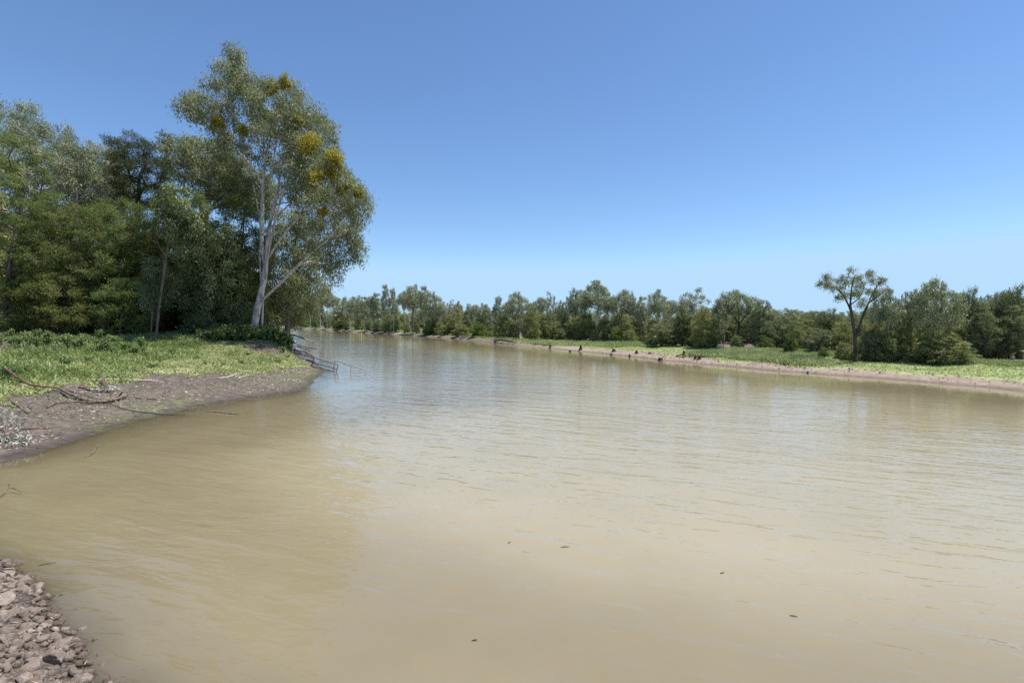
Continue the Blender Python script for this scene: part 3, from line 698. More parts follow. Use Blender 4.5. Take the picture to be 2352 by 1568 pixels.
lobed2 = [(-3.8, .3), (-3.4, 2.6), (-4.0, 4.6), (-2.4, 6.6), (-2.2, 8.6), (-.6, 10), (.4, 8.0), (1.6, 8.8), (2.8, 7.0), (2.4, 5.0), (4.2, 4.0), (4.0, 1.6), (3.4, .3)]
bt = [(0, 0, 0), (.15, .1, 3), (-.1, 0, 5.6), (.3, 0, 8)]
PR = {
 'dome':   proto('dome', dome, 'far', 'white_bark', 46, 230, .82, .28, .34, .11, 2.6, .17, 101, bt),
 'dome2':  proto('dome2', dome2, 'far', 'grey_bark', 50, 230, .82, .28, .34, .11, 2.6, .17, 102, [(0, 0, 0), (-.3, .1, 2.6), (.2, 0, 5), (-.1, 0, 8)]),
 'tall':   proto('tall', tall, 'far', 'white_bark', 36, 230, .66, .24, .32, .10, 1.5, .15, 103, [(0, 0, 0), (.1, 0, 4), (-.1, 0, 9)]),
 'tall2':  proto('tall2', tall2, 'far_pale', 'white_bark', 36, 220, .68, .24, .32, .10, 1.6, .15, 104, [(0, 0, 0), (-.2, 0, 3.5), (.15, 0, 8.8)]),
 'airy':   proto('airy', dome2, 'far_pale', 'white_bark', 34, 170, .66, .24, .32, .09, 2.4, .15, 105, [(0, 0, 0), (.2, 0, 3), (0, .2, 6), (.2, 0, 8)], twigf=.7),
 'spread': proto('spread', spread, 'far', 'dark_bark', 54, 220, .85, .28, .34, .11, 3.0, .22, 106, [(0, 0, 0), (.1, 0, 2.2), (.0, 0, 4.0)],
                 [[(0, 0, 4), (-1.2, .3, 5.6), (-2.4, .2, 7)], [(0, 0, 4), (1.0, -.3, 5.6), (2.4, 0, 7.2)], [(0, 0, 4), (.2, .4, 6.2), (.1, .2, 8.4)]]),
 'spread2': proto('spread2', spread, 'far_dark', 'dark_bark', 56, 220, .9, .3, .34, .11, 3.0, .22, 107, [(0, 0, 0), (-.3, 0, 2.0), (-.1, 0, 3.8)],
                 [[(-.1, 0, 3.8), (-1.4, -.3, 5.4), (-3.0, .2, 6.8)], [(-.1, 0, 3.8), (.8, .3, 5.6), (1.6, 0, 7.6)]]),
 'bushy':  proto('bushy', [(-x, z) for x, z in lobed][::-1], 'far_bush', 'brown_bark', 84, 240, .95, .34, .34, .10, 3.2, .17, 108, bt, style='feather', min_frac=.06),
 'bushy2': proto('bushy2', [(x * .8, z) for x, z in lobed2], 'far_dark', 'brown_bark', 74, 240, .9, .32, .34, .10, 2.8, .17, 109, bt, style='feather', min_frac=.06),
 'oak':    proto('oak', oakish, 'far_dark', 'dark_bark', 64, 240, .8, .3, .34, .08, 2.0, .17, 110, bt, style='feather', min_frac=.15),
 'multi':  proto('multi', multi, 'far', 'grey_bark', 54, 230, .8, .28, .34, .11, 2.8, .15, 111, [(0, 0, 0), (.05, 0, .8)],
                 [[(0, 0, .6), (-.8, .2, 3), (-1.8, .2, 6.4)], [(0, 0, .6), (.1, .3, 3.4), (-.2, .4, 8)], [(0, 0, .6), (.9, -.2, 3.4), (1.7, 0, 7)], [(0, 0, .6), (.5, -.4, 3), (.7, -.4, 7.6)]], min_frac=.35),
 'pole':   proto('pole', [(-1.5, 6.6), (-1.9, 8.0), (-1.0, 9.4), (.1, 10), (1.0, 9.5), (1.8, 8.2), (1.4, 6.8), (.3, 6.2)], 'far_pale', 'white_bark', 24, 240, .66, .26, .32, .09, 1.5, .085, 121, [(0, 0, 0), (.25, .1, 2.5), (-.15, 0, 5.4), (.2, 0, 8.6)], min_frac=.5, twigf=.6),
 'scrub':  proto('scrub', lobed, 'far_bush', 'brown_bark', 60, 220, 1.15, .42, .46, .15, 3.6, .14, 112, [(0, 0, 0), (.2, 0, 3), (-.3, 0, 7)], style='feather', min_frac=.04),
 'scrub2': proto('scrub2', lobed2, 'tea_bright', 'brown_bark', 60, 220, 1.15, .42, .46, .15, 3.6, .14, 113, [(0, 0, 0), (-.3, 0, 3), (.3, 0, 7)], style='feather', min_frac=.04),
 'scrub3': proto('scrub3', [(-x, z) for x, z in lobed2][::-1], 'far_dark', 'dark_bark', 60, 220, 1.15, .42, .46, .15, 3.6, .14, 114, [(0, 0, 0), (-.2, 0, 3), (.3, 0, 7)], style='spiky', min_frac=.04),
}
PWID = {'pole': 3.4, 'dome': 6.6, 'dome2': 6.5, 'tall': 3.2, 'tall2': 4.0, 'airy': 6.5, 'spread': 8.6, 'spread2': 8.6, 'bushy': 7.9, 'bushy2': 6.3, 'oak': 4.8, 'multi': 6.8, 'scrub': 7.9, 'scrub2': 8.7, 'scrub3': 7.9}
fu = np.array([p[0] for p in far_px] + [2430, 2560]); fy = np.array([on_z(*p)[1] for p in far_px] + [26.0, 22.0])
def shore_y(u): return float(np.interp(u, fu, fy))
prng = np.random.default_rng(77)
FRU = [690, 1000, 1180, 1300, 1500, 1750, 1966, 2168, 2260, 2352, 2560]; FRB = [5, 4, 9, 17, 15, 12, 7, 7, 10.5, 12, 12]
def front(u): return float(np.interp(u, FRU, FRB))
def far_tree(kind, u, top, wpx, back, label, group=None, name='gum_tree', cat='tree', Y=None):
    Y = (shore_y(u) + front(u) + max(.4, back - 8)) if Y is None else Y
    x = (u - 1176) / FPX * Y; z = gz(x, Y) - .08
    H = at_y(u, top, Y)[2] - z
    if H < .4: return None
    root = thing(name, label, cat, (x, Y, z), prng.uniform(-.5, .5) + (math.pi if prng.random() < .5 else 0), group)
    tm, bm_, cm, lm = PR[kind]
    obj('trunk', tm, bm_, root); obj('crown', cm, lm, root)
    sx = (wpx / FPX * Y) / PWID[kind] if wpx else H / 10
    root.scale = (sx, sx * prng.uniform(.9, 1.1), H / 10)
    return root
FT = [  # kind, u, top v, width px, set back m, label
 ('tall2', 737, 660, 26, 14, 'thin pale gum close beside the tall white-trunked one at the far river bend'),
 ('dome', 752, 655, 40, 10, 'tall white-trunked gum at the far river bend, above the grassy waterline'),
 ('bushy', 787, 678, 50, 16, 'wide leafy tree after the tall white-trunked gum at the far river bend'),
 ('dome2', 820, 673, 44, 10, 'gum with forked white trunk on the far bank before the twin narrow crowns'),
 ('tall', 838, 678, 22, 7, 'slim leaning white stem gum beside the forked white trunk on the far bank'),
 ('tall', 864, 670, 30, 14, 'pointed leafy gum just before the twin narrow crowns of the far bank'),
 ('tall', 886, 650, 22, 12, 'narrow tall crown, first of the twin narrow gums on the far bank'),
 ('tall2', 904, 655, 24, 12, 'narrow tall crown, second of the twin narrow gums on the far bank'),
 ('dome2', 948, 646, 58, 9, 'big gum with twin white stems and high crown on the distant far bank'),
 ('tall', 975, 653, 26, 13, 'small upright crown tucked against the big twin-stemmed gum'),
 ('multi', 996, 667, 52, 12, 'rounded light gum following the big twin-stemmed gum'),
 ('airy', 1034, 684, 30, 26, 'thin greyish crown where the far tree line dips'),
 ('dome', 1054, 691, 30, 18, 'small round green crown where the far tree line dips'),
 ('oak', 1076, 697, 26, 16, 'dark narrow tree at the lowest part of the far tree line'),
 ('dome2', 1112, 691, 36, 16, 'low spreading gum between the dip and the bluish tree'),
 ('tall2', 1145, 674, 28, 22, 'bluish pale slim tree rising alone from the far tree line'),
 ('multi', 1192, 667, 58, 12, 'open many-branched gum next to the bluish slim tree'),
 ('bushy', 1220, 690, 44, 8, 'leafy green tree close after the open many-branched gum'),
 ('airy', 1266, 664, 34, 15, 'airy pale crown standing midway along the far bank'),
 ('dome2', 1291, 684, 34, 12, 'green rounded gum between the airy pale crown and the tall straight gum'),
 ('dome2', 1322, 654, 46, 16, 'irregular high crown leaning against the tall straight pale gum'),
 ('dome', 1373, 643, 84, 13, 'tall straight pale-trunked gum with wide domed crown on the far bank'),
 ('spread', 1427, 661, 72, 14, 'dark-limbed spreading gum just past the tall straight pale gum'),
 ('tall', 1473, 677, 28, 14, 'slim green gum between two broader crowns past the spreading gum'),
 ('dome', 1511, 664, 54, 11, 'forked pale gum with feathery top behind the stumps'),
 ('airy', 1590, 654, 84, 13, 'airy greyish gum with wide ragged crown above the reeds'),
 ('oak', 1568, 700, 40, 10, 'dark she-oak at the foot of the airy greyish gum'),
 ('bushy', 1622, 698, 70, 9, 'broad leafy tree with dark stem behind the reed bed'),
 ('spread', 1697, 661, 112, 12, 'wide dark-branched gum with several crowns behind the reed bed'),
 ('bushy2', 1752, 684, 60, 12, 'shadowy round tree between the wide dark-branched gum and the low tree line'),
 ('dome2', 1809, 702, 66, 20, 'low distant gum in the gap, over the bright green bush'),
 ('spread2', 1868, 712, 60, 22, 'low flat-topped tree in the gap before the lone tall gum'),
 ('spread2', 1905, 706, 70, 18, 'flat-topped dark tree close behind the lone tall gum'),
 ('dome', 2040, 665, 76, 9, 'leafy crown leaning on the lone tall gum from its far side'),
 ('dome2', 2095, 653, 52, 10, 'rounded crown between the leaning leafy crown and the many-stemmed gum'),
 ('multi', 2156, 635, 104, 9, 'many-stemmed gum with tall rounded crown and thin upright trunks'),
 ('spread2', 2228, 656, 62, 10, 'dark ragged gum next to the many-stemmed one'),
 ('oak', 2255, 690, 60, 8, 'dense dark tree under the ragged gum'),
 ('dome2', 2284, 661, 56, 10, 'dark rounded gum between the ragged gum and the last tall tree'),
 ('spread2', 2338, 649, 80, 9, 'last dark tall tree of the far bank before the frame edge'),
 ('oak', 2320, 700, 60, 7, 'dense dark low tree below the last tall tree of the far bank'),
]
for (k, u, tp, wd, bk, lab) in FT:
    far_tree(k, u, tp, wd, bk, lab, None, 'she_oak' if k == 'oak' else 'gum_tree')
for (u, tp) in ((715, 668), (768, 672), (806, 684), (852, 682), (926, 664), (1012, 690), (1092, 690), (1166, 688), (1240, 682), (1342, 668), (1398, 672), (1455, 690), (1540, 682), (1575, 684), (1660, 684), (2126, 664), (2308, 668)):
    far_tree('pole', u + prng.uniform(-4, 4), tp + prng.uniform(-6, 6), None, prng.uniform(10, 17), 'slender pale-stemmed gum with a small wispy crown in the front of the far tree line', 'slender pale-stemmed gums of the far bank')
# lone tall gum on the grassy flat
T('gum_tree', 'lone tall gum with dark forked trunk and open umbrella crown above the far trees', 'gum_pale', 43, 1966,
  [(1884, 632), (1900, 625), (1925, 622), (1945, 628), (1958, 612), (1972, 608), (1990, 622), (2003, 616), (2020, 618), (2032, 640), (2048, 645), (2052, 672), (2030, 680), (2010, 690), (1985, 705), (1965, 690), (1945, 700), (1925, 668), (1898, 672)],
  24, 420, .42, .16, .15, .045, 1.5, .135, 61, trunk_px=[(1964, 780), (1958, 730), (1953, 700)], min_frac=.4, twigf=.6, inset=.25,
  limbs_px=[[(1956, 720), (1945, 690, .2), (1925, 662, .3), (1905, 650, .4)], [(1953, 700), (1955, 670, -.2), (1960, 640, -.2)], [(1953, 700), (1975, 685, .3), (1985, 660, .3)],
            [(1964, 780), (1978, 735, -.2), (1995, 695, -.3), (2010, 660, -.3)], [(1995, 695, -.3), (2025, 675, -.4), (2040, 660, -.4)]], bark='dark_bark')
# filler rows
names = list(PR)
u = 690.0; i = 0
while u < 2520:
    bk = prng.uniform(20, 45); k = ['dome', 'dome2', 'tall', 'bushy', 'multi', 'airy', 'tall2', 'airy', 'spread'][prng.integers(0, 9)]
    if 1790 < u < 1945: tp = prng.uniform(712, 724)
    elif u < 1130: tp = prng.uniform(698, 718)
    elif u < 1780: tp = prng.uniform(700, 724)
    else: tp = prng.uniform(696, 720)
    far_tree(k, u, tp, None, bk, 'indistinct green tree in the second row of the far tree line, mostly hidden', 'hidden second row of the far tree line')
    u += prng.uniform(15, 27)
u = 700.0
while u < 2500:
    k = ['bushy', 'bushy2', 'scrub', 'scrub3', 'oak', 'scrub'][prng.integers(0, 6)]
    tp = prng.uniform(712, 742) + (8 if 1790 < u < 1945 else 0)
    far_tree(k, u, tp, None, prng.uniform(10, 20), 'bushy understorey tree filling the shade beneath the far bank gums', 'understorey trees beneath the far bank gums')
    u += prng.uniform(17, 29)
u = 980.0
while u < 2500:
    k = ['scrub', 'scrub2', 'scrub3', 'scrub'][prng.integers(0, 4)]
    Yb = shore_y(u) + front(u) + prng.uniform(-.3, 3); bt_v = 738 + (4 - 1.0) / Yb * FPX
    far_tree(k, u, bt_v - prng.uniform(14, 38) * (1 if u > 1300 else .7), None, 0, 'low rounded bush along the front edge of the far bank trees', 'low bushes fronting the far bank trees', 'bush', 'bush', Yb)
    u += prng.uniform(45, 100)
u = 650.0
while u < 2500:
    Yb = shore_y(u) + front(u) + prng.uniform(45, 75)
    far_tree(['scrub', 'scrub3', 'bushy2', 'bushy'][prng.integers(0, 4)], u, prng.uniform(706, 724), None, 0, 'dim bush seen between trunks deep inside the far wood', 'dim bushes deep in the far wood', 'bush', 'bush', Yb)
    u += prng.uniform(18, 30)
for (k, u, tp, wd, bk, lab) in (
  ('scrub2', 989, 732, 36, 5, 'dense bright green bush standing apart at the water edge of the far bank'),
  ('scrub', 1021, 746, 30, 5, 'olive bush next to the dense bright green one at the far water edge'),
  ('scrub', 1060, 742, 44, 5, 'wide brownish-green bush overhanging the dark bank'),
  ('scrub2', 1100, 738, 44, 6, 'fresh green bush following the wide brownish-green one'),
  ('scrub2', 1415, 748, 36, 7, 'bright yellow-green bush behind the far bank stumps'),
  ('scrub', 1447, 756, 36, 7, 'grey-green round bush beside the bright yellow-green one'),
  ('scrub3', 1520, 736, 60, 8, 'dark leafy bush mass behind the stumps under the forked pale gum'),
  ('scrub2', 1816, 754, 34, 8, 'bright green bush glowing in the gap of the far tree line'),
  ('scrub', 2033, 752, 60, 6, 'tall olive bush close to the trunk of the lone tall gum'),
  ('scrub', 2165, 762, 105, 5, 'largest rounded olive bush, spreading onto the grass flat below the many-stemmed gum'),
  ('scrub2', 2122, 790, 46, 4, 'small light green bush nestled against the largest olive bush'),
  ('scrub', 1938, 782, 34, 7.5, 'small bush tucked behind the base of the lone tall gum'),
  ('scrub3', 1998, 748, 52, 8.2, 'leafy shadowed bush just past the trunk of the lone tall gum'),
  ('scrub3', 2225, 792, 40, 6, 'dark small bush past the largest olive bush')):
    far_tree(k, u, tp, wd, bk, lab, None, 'bush', 'bush')
# deeper trees closing the wooded bank
for i in range(26):
    u = -190 + i * 33 + prng.uniform(-8, 8); Y = prng.uniform(74, 92)
    tp = 470 + prng.uniform(-10, 60) if u < 330 else 540 + prng.uniform(-10, 60)
    if u > 560: tp = 640 + prng.uniform(-20, 30)
    if u > 640: continue
    far_tree(['dome', 'bushy', 'dome2', 'oak', 'bushy2', 'multi'][prng.integers(0, 6)], u, tp, None, 0, 'deep woodland tree glimpsed through gaps behind the thicket of the wooded bank', 'deep trees behind the thicket', 'gum_tree', 'tree', Y)
for i in range(17):
    u = -120 + i * 43 + prng.uniform(-12, 12); Y = prng.uniform(55, 61)
    far_tree(['bushy', 'bushy2', 'oak', 'bushy'][i % 4], u, prng.uniform(500, 580) + (60 if u > 540 else 0), None, 0, 'shaded bushy tree filling the dark interior of the thicket', 'bushy trees filling the thicket interior', 'tea_tree', 'tree', Y)
for i in range(11):
    u = -60 + i * 62 + prng.uniform(-16, 16); Y = 52 + prng.uniform(0, 5)
    far_tree(['scrub', 'scrub3', 'scrub', 'scrub3'][i % 4], u, 690 + prng.uniform(-20, 30), None, 0, 'shaded undergrowth bush beneath the thicket of the wooded bank', 'undergrowth bushes beneath the thicket', 'bush', 'bush', Y)
for (u, tp, k) in ((-190, 240, 'dome'), (-300, 300, 'dome2'), (-140, 420, 'bushy'), (-230, 430, 'bushy')):
    far_tree(k, u, tp, None, 0, 'woodland tree past the frame edge of the wooded bank', 'trees past the frame edge', 'gum_tree', 'tree', 52)

# ------------------------------------------------------------------ low plants
grng = np.random.default_rng(5)
def scatter(n, box, accept, rng=grng):
    X = rng.uniform(box[0], box[1], n); Y = rng.uniform(box[2], box[3], n)
    h, s, d, wt = height(X, Y, True, True)
    a = accept(X, Y, s, wt, h); k = rng.random(n) < a
    return X[k], Y[k], h[k], s[k]
def blades(name, mat, X, Y, Z, L, Wd, lean, tint, rng=grng, up=1.0, **props):
    n = len(X); D = np.stack([rng.normal(size=n) * lean, rng.normal(size=n) * lean, np.full(n, up)], 1)
    P = np.stack([X, Y, Z - .01], 1)
    return obj(name, leaf_mesh(name, P, D, L * rng.uniform(.6, 1.4, n), Wd * rng.uniform(.7, 1.3, n), np.clip(tint + rng.normal(0, .16, n), 0, 1), rng), mat, kind='stuff', **props)
def flat_leaves(name, mat, X, Y, Z, L, Wd, tint, rng=grng):
    n = len(X); D = np.stack([rng.normal(size=n), rng.normal(size=n), np.abs(rng.normal(size=n)) * .35], 1)
    return obj(name, leaf_mesh(name, np.stack([X, Y, Z + .01], 1), D, L * rng.uniform(.5, 1.4, n), Wd * rng.uniform(.6, 1.3, n), np.clip(tint + rng.normal(0, .13, n), 0, 1), rng, nrm=np.tile([0, 0, 1.], (n, 1))), mat, kind='stuff')
infov = lambda X, Y: (np.abs(X) < Y * 1.12 + 2)
pale = lambda X, Y, s: np.clip(smooth(8.5, 6.5, s) + .9 * smooth(26, 30, Y) * smooth(10.5, 8.5, s) + 1.6 * fbm(X * .3, Y * .3, 51, 3), 0, 1)
bare = lambda X, Y: 1 - smooth(.40, .60, mound_face(X, Y))
acc = lambda X, Y, s, wt, h: (wt[1] > .5) * (s > 1) * grass_left(X, Y, s) * infov(X, Y) * smooth(19, 14, s) * bare(X, Y)
X, Y, Z, s = scatter(190000, (-48, -13, 14, 62), lambda *a: acc(*a) * (1 - .96 * pale(a[0], a[1], a[2])))
lump = 1 + 2.4 * np.clip(fbm(X * .55, Y * .55, 61, 4), -.25, .5)
blades('grass', M['grass'], X, Y, Z + grng.random(len(X)) * .18 * lump,   .26 * lump, .055, 1.0, .45 + 1.5 * fbm(X * .5, Y * .5, 62, 3))
X, Y, Z, s = scatter(420000, (-40, -13, 14, 56), lambda *a: acc(*a) * pale(a[0], a[1], a[2]))
flat_leaves('ground_cover', M['cover'], X, Y, Z + grng.random(len(X)) * .09, .12, .07, .45 + 1.2 * fbm(X * .8, Y * .8, 63, 3))
# sparse runners creeping onto the mud
X, Y, Z, s = scatter(90000, (-40, -12, 13, 46), lambda X, Y, s, wt, h: (wt[1] > .5) * smooth(1.2, 4.8, s) * smooth(7, 4.5, s) * (fbm(X * 1.1, Y * 1.1, 64, 3) > .07) * infov(X, Y) * .7)
blades('creeping_weed', M['weed'], X, Y, Z + .01, .09, .04, 1.3, np.full(len(X), .6))
# litter on the mud
X, Y, Z, s = scatter(110000, (-34, -11, 12, 48), lambda X, Y, s, wt, h: (wt[1] > .4) * smooth(.2, 1.0, s) * smooth(9, 5, s) * np.clip(.12 + 1.6 * np.clip(fbm(X * .9, Y * .9, 65, 3), 0, 1), 0, 1) * infov(X, Y))
n = len(X); D = np.stack([grng.normal(size=n), grng.normal(size=n) * .6, grng.normal(size=n) * .12], 1)
obj('leaf_litter', leaf_mesh('leaf_litter', np.stack([X, Y, Z + .02], 1), D, .13 * grng.uniform(.4, 1.6, n), .034 * grng.uniform(.6, 1.6, n), np.clip(.5 + grng.normal(0, .25, n), 0, 1), grng, nrm=np.tile([0, 0, 1.], (n, 1))), M['litter'], kind='stuff')
# far flat: short bright grass and taller reed bands
X, Y, Z, s = scatter(220000, (-12, 48, 22, 78), lambda X, Y, s, wt, h: (wt[2] > .5) * smooth(1.0, 2.0, s + fbm(X * .5, Y * .5, 66, 3) * 3) * smooth(13, 10.5, s) * infov(X, Y) * (1 - .93 * np.exp(-((X - on_z(1300, 803)[0]) ** 2 / 150.0 + (Y - 57) ** 2 / 60.0))))
flat_leaves('flat_grass', M['flatgrass'], X, Y, Z + grng.random(len(X)) * .05, .12, .07, .45 + .9 * fbm(X * .4, Y * .4, 67, 3))
X, Y, Z, s = scatter(60000, (-12, 42, 24, 66), lambda X, Y, s, wt, h: (wt[2] > .5) * smooth(.05, .3, s) * smooth(2.6, 1.4, s) * (.25 + 1.6 * np.clip(fbm(X * .7, Y * .7, 81, 3), 0, 1)))
n = len(X); D = np.stack([grng.normal(size=n), grng.normal(size=n), grng.normal(size=n) * .35], 1)
obj('bank_debris', leaf_mesh('bank_debris', np.stack([X, Y, Z + .02], 1), D, .22 * grng.uniform(.4, 1.5, n), .07 * grng.uniform(.5, 1.5, n), np.clip(.4 + grng.normal(0, .25, n), 0, 1), grng), M['litter'], kind='stuff')
def band(name, pts, halfw, hgt, n, dark=0.0):
    pts = np.array([on_z(u, v, .45) for u, v in pts])
    k = grng.integers(0, len(pts) - 1, n); tt = grng.random(n)[:, None]
    Q = pts[k] * (1 - tt) + pts[k + 1] * tt + grng.normal(size=(n, 2)) * [halfw, halfw * .8]
    Z = height(Q[:, 0], Q[:, 1]); sg = shore(Q[:, 0], Q[:, 1])[0]; ok = sg > .8; Q, Z = Q[ok], Z[ok]; n = len(Q)
    cl = 1 + 1.3 * fbm(Q[:, 0] * .9, Q[:, 1] * .9, 68, 3)
    blades(name, M['reed'], Q[:, 0], Q[:, 1], Z + grng.random(n) * hgt * .45, hgt * .62 * cl, .045, .85, .45 - dark + .9 * fbm(Q[:, 0] * .7, Q[:, 1] * .7, 69, 3))
band('reed_bed', [(1612, 818), (1660, 820), (1720, 825), (1790, 831), (1868, 838)], .75, .62, 60000)
band('tall_grass', [(1310, 792), (1360, 794), (1420, 797), (1470, 799)], 1.0, .6, 30000, .03)
band('tall_grass', [(1700, 812), (1790, 817), (1880, 823), (1990, 829), (2060, 832)], .7, .45, 48000, .03)
band('tall_grass', [(1010, 772), (1100, 779), (1200, 788), (1290, 792)], 1.6, .6, 30000, .03)
band('tall_grass', [(2240, 842), (2300, 846), (2380, 850)], .6, .35, 16000, .03)
X, Y, Z, s = scatter(60000, (-112, 0, 70, 290), lambda X, Y, s, wt, h: (wt[2] > .5) * (s > 2.0) * smooth(26, 12, s) * (fbm(X * .12, Y * .12, 70, 3) > -.08))
blades('tall_grass', M['reed'], X, Y, Z, .5, .22, .7, .5 + .9 * fbm(X * .1, Y * .1, 71, 3))

# broad-leaved weeds (each one a plant)
def weed_proto(seed, hgt, rad, nl, L, Wd, mat, stems=7):
    rng = np.random.default_rng(seed); mb = MB(); tips = []
    for i in range(stems):
        a = rng.uniform(0, 6.283); q = rng.uniform(.2, 1) * rad
        p1 = np.array([math.cos(a) * q * .4, math.sin(a) * q * .4, hgt * .5]); p2 = np.array([math.cos(a) * q, math.sin(a) * q, hgt * rng.uniform(.6, 1)])
        mb.tube([(0, 0, -.05), p1, p2], [.02, .014, .006], 4, False); tips += [(p1, p2)]
    k = rng.integers(0, stems, nl); tt = rng.uniform(-.3, 1.05, nl)[:, None]
    A = np.array([q[0] for q in tips])[k]; B = np.array([q[1] for q in tips])[k]
    P = A + (B - A) * tt + rng.normal(size=(nl, 3)) * rad * .16; P[:, 2] = np.maximum(P[:, 2], .04)
    D = np.stack([P[:, 0], P[:, 1], np.zeros(nl)], 1) / rad * .6 + rng.normal(size=(nl, 3)) * .6 + [0, 0, -.05]
    return mb.build('stem'), leaf_mesh('foliage', P, D, L * rng.uniform(.6, 1.3, nl), Wd * rng.uniform(.7, 1.2, nl), np.clip(.5 + rng.normal(0, .2, nl) + .15 * (P[:, 2] / hgt - .5), 0, 1), rng, nrm=np.tile([0, 0, 1.], (nl, 1))), M[mat]
WP = [weed_proto(1, .75, .5, 260, .17, .11, 'weed'), weed_proto(2, .6, .6, 280, .15, .10, 'weed'), weed_proto(3, 1.15, .35, 200, .17, .09, 'weed', 5)]
BP = [weed_proto(4, 1.1, .85, 520, .24, .17, 'bramble', 11), weed_proto(5, .9, .95, 520, .22, .16, 'bramble', 12)]
def plant(protos, x, y, sc, label, group, name, cat):
    st, fo, mt = protos[grng.integers(0, len(protos))]
    r = thing(name, label, cat, (x, y, gz(x, y) - .03), grng.uniform(0, 6.28), group)
    obj('stem', st, M['brown_bark'], r); obj('foliage', fo, mt, r); r.scale = (sc * grng.uniform(.85, 1.2),) * 2 + (sc,)
    return r
for i in range(64):
    u = grng.uniform(-30, 330); v = grng.uniform(782, 800) + (6 if u < 60 else 0)
    Y = grng.uniform(33, 42); x = (u - 1176) / FPX * Y
    plant(WP, x, Y, grng.uniform(.6, 1.15), 'broad-leaved weed in the strip between the thicket and the grass', 'broad-leaved weeds along the thicket', 'weed_plant', 'weed')
for (u, v, sc) in ((420, 800, .8), (395, 815, .7), (350, 845, .6), (455, 826, .55), (330, 800, .8), (300, 830, .6), (555, 838, .5), (470, 838, .45), (515, 842, .5), (150, 840, .8), (60, 855, .8), (20, 870, .9), (200, 830, .7), (260, 810, .9), (640, 832, .55), (570, 815, .5), (660, 822, .5)):
    best = None
    for z in np.linspace(.3, 3, 60):
        x, y = on_z(u, v, z)
        if y > 0 and abs(gz(x, y) - z) < (best[0] if best else 9): best = (abs(gz(x, y) - z), x, y)
    plant(WP[:2], best[1], best[2], sc, 'dark green leafy weed clump standing in the pale grass of the wooded bank', 'dark weed clumps in the bank grass', 'weed_plant', 'weed')
for i in range(40):
    u = grng.uniform(478, 662); Y = np.interp(u, [478, 560, 662], [46, 48.5, 48]) + grng.uniform(-1.2, 1.8)
    if 548 < u < 650 and Y < 46.8: Y += 1.5
    x = (u - 1176) / FPX * Y
    if shore(np.array([x]), np.array([Y]))[0][0] < 1.0: continue
    plant(BP, x, Y, grng.uniform(.75, 1.2), 'sprawling broad-leaved bramble on the mound below the mistletoe gum', 'brambles on the mound below the big gum', 'bramble_bush', 'bush')
for (u, Y, sc) in ((655, 46.5, .8), (668, 47.5, .7), (650, 45.0, .6)):
    x = (u - 1176) / FPX * Y; plant(WP, x, Y, sc, 'soft green weed hanging over the eroded tip of the bank', 'soft weeds at the eroded bank tip', 'weed_plant', 'weed')

# ------------------------------------------------------------------ driftwood, cable, rail, stumps
def gpt(u, v, lift=0.0):
    """point of the ground (or water) seen at a pixel"""
    dx, dy, dz = ray(u, v); tt = np.concatenate([np.linspace(4, 60, 1500), np.linspace(60, 320, 1500)])
    X = dx * tt; Y = dy * tt; Z = CAM_H + dz * tt
    g = np.maximum(height(X, Y), 0); k = np.nonzero(Z <= g)[0]
    k = k[0] if len(k) else len(tt) - 1
    return np.array([X[k], Y[k], g[k] + lift])
def stick(name, label, cat, pts, radii, mat, branches=(), group=None, sides=7, wob=.25):
    rng = np.random.default_rng(abs(hash(label)) % 1000 if False else len(label) * 7 + int(pts[0][0]) % 97)
    o = np.array(pts[0], float); mb = MB()
    def run(pp, rr):
        L = np.concatenate([[0], np.cumsum(np.linalg.norm(np.diff(pp, axis=0), axis=1))]); n = max(5, int(L[-1] / .25) + 2); n = min(n, 40)
        tt = np.linspace(0, L[-1], n); Q = np.stack([np.interp(tt, L, np.array(pp)[:, k]) for k in range(3)], 1)
        for _ in range(2): Q[1:-1] = .25 * Q[:-2] + .5 * Q[1:-1] + .25 * Q[2:]
        r_ = np.interp(tt, L, rr); Q[1:-1] += rng.normal(size=(n - 2, 3)) * r_[1:-1, None] * wob
        mb.tube(Q - o, r_ * rng.uniform(.9, 1.1, n), sides)
    run(np.array(pts, float), radii)
    for pp, rr in branches: run(np.array(pp, float), rr)
    ob = obj(name, mb.build(name), M[mat]); ob.location = o
    return tag(ob, label, cat, group)
g = gpt
a0 = at_y(8, 845, 23.2); a1 = at_y(68, 885, 22.6)
stick('fallen_branch', 'long fallen branch with a red-brown stripped butt end propped over the grass', 'branch', [a0, a1, g(120, 897, .16), g(169, 905, .10)], [.06, .052, .04, .032], 'rusty_wood')
stick('fallen_branch', 'curved grey-brown branch lying on the mud with an upturned forked end', 'branch', [g(140, 902, .16), g(170, 916, .10), g(217, 928, .09), g(262, 924, .09), g(292, 914, .14)], [.05, .075, .085, .075, .05], 'dead_wood',
      [([g(262, 922, .1), g(278, 910, .22), g(289, 901, .42)], [.05, .04, .02]), ([g(217, 928, .08), g(170, 926, .07), g(140, 927, .05)], [.045, .035, .02])])
stick('fallen_branch', 'short straight stick lying at the margin of the pale ground cover', 'branch', [g(22, 921, .06), g(45, 936, .05), g(63, 951, .04)], [.05, .045, .03], 'dead_wood')
stick('fallen_branch', 'crooked grey stick just below the pale ground cover', 'branch', [g(108, 938, .04), g(128, 928, .08), g(155, 924, .05)], [.04, .035, .02], 'dead_wood')
stick('fallen_branch', 'thin dark wavy stick on the mud beside the dry white leaves', 'branch', [g(38, 986, .03), g(70, 989, .04), g(92, 983, .03), g(120, 987, .03)], [.022, .03, .025, .012], 'rusty_wood')
stick('fallen_branch', 'thin dark twig below the wavy stick on the mud', 'branch', [g(75, 1003, .02), g(98, 1001, .03), g(122, 992, .03)], [.016, .016, .008], 'dead_wood')
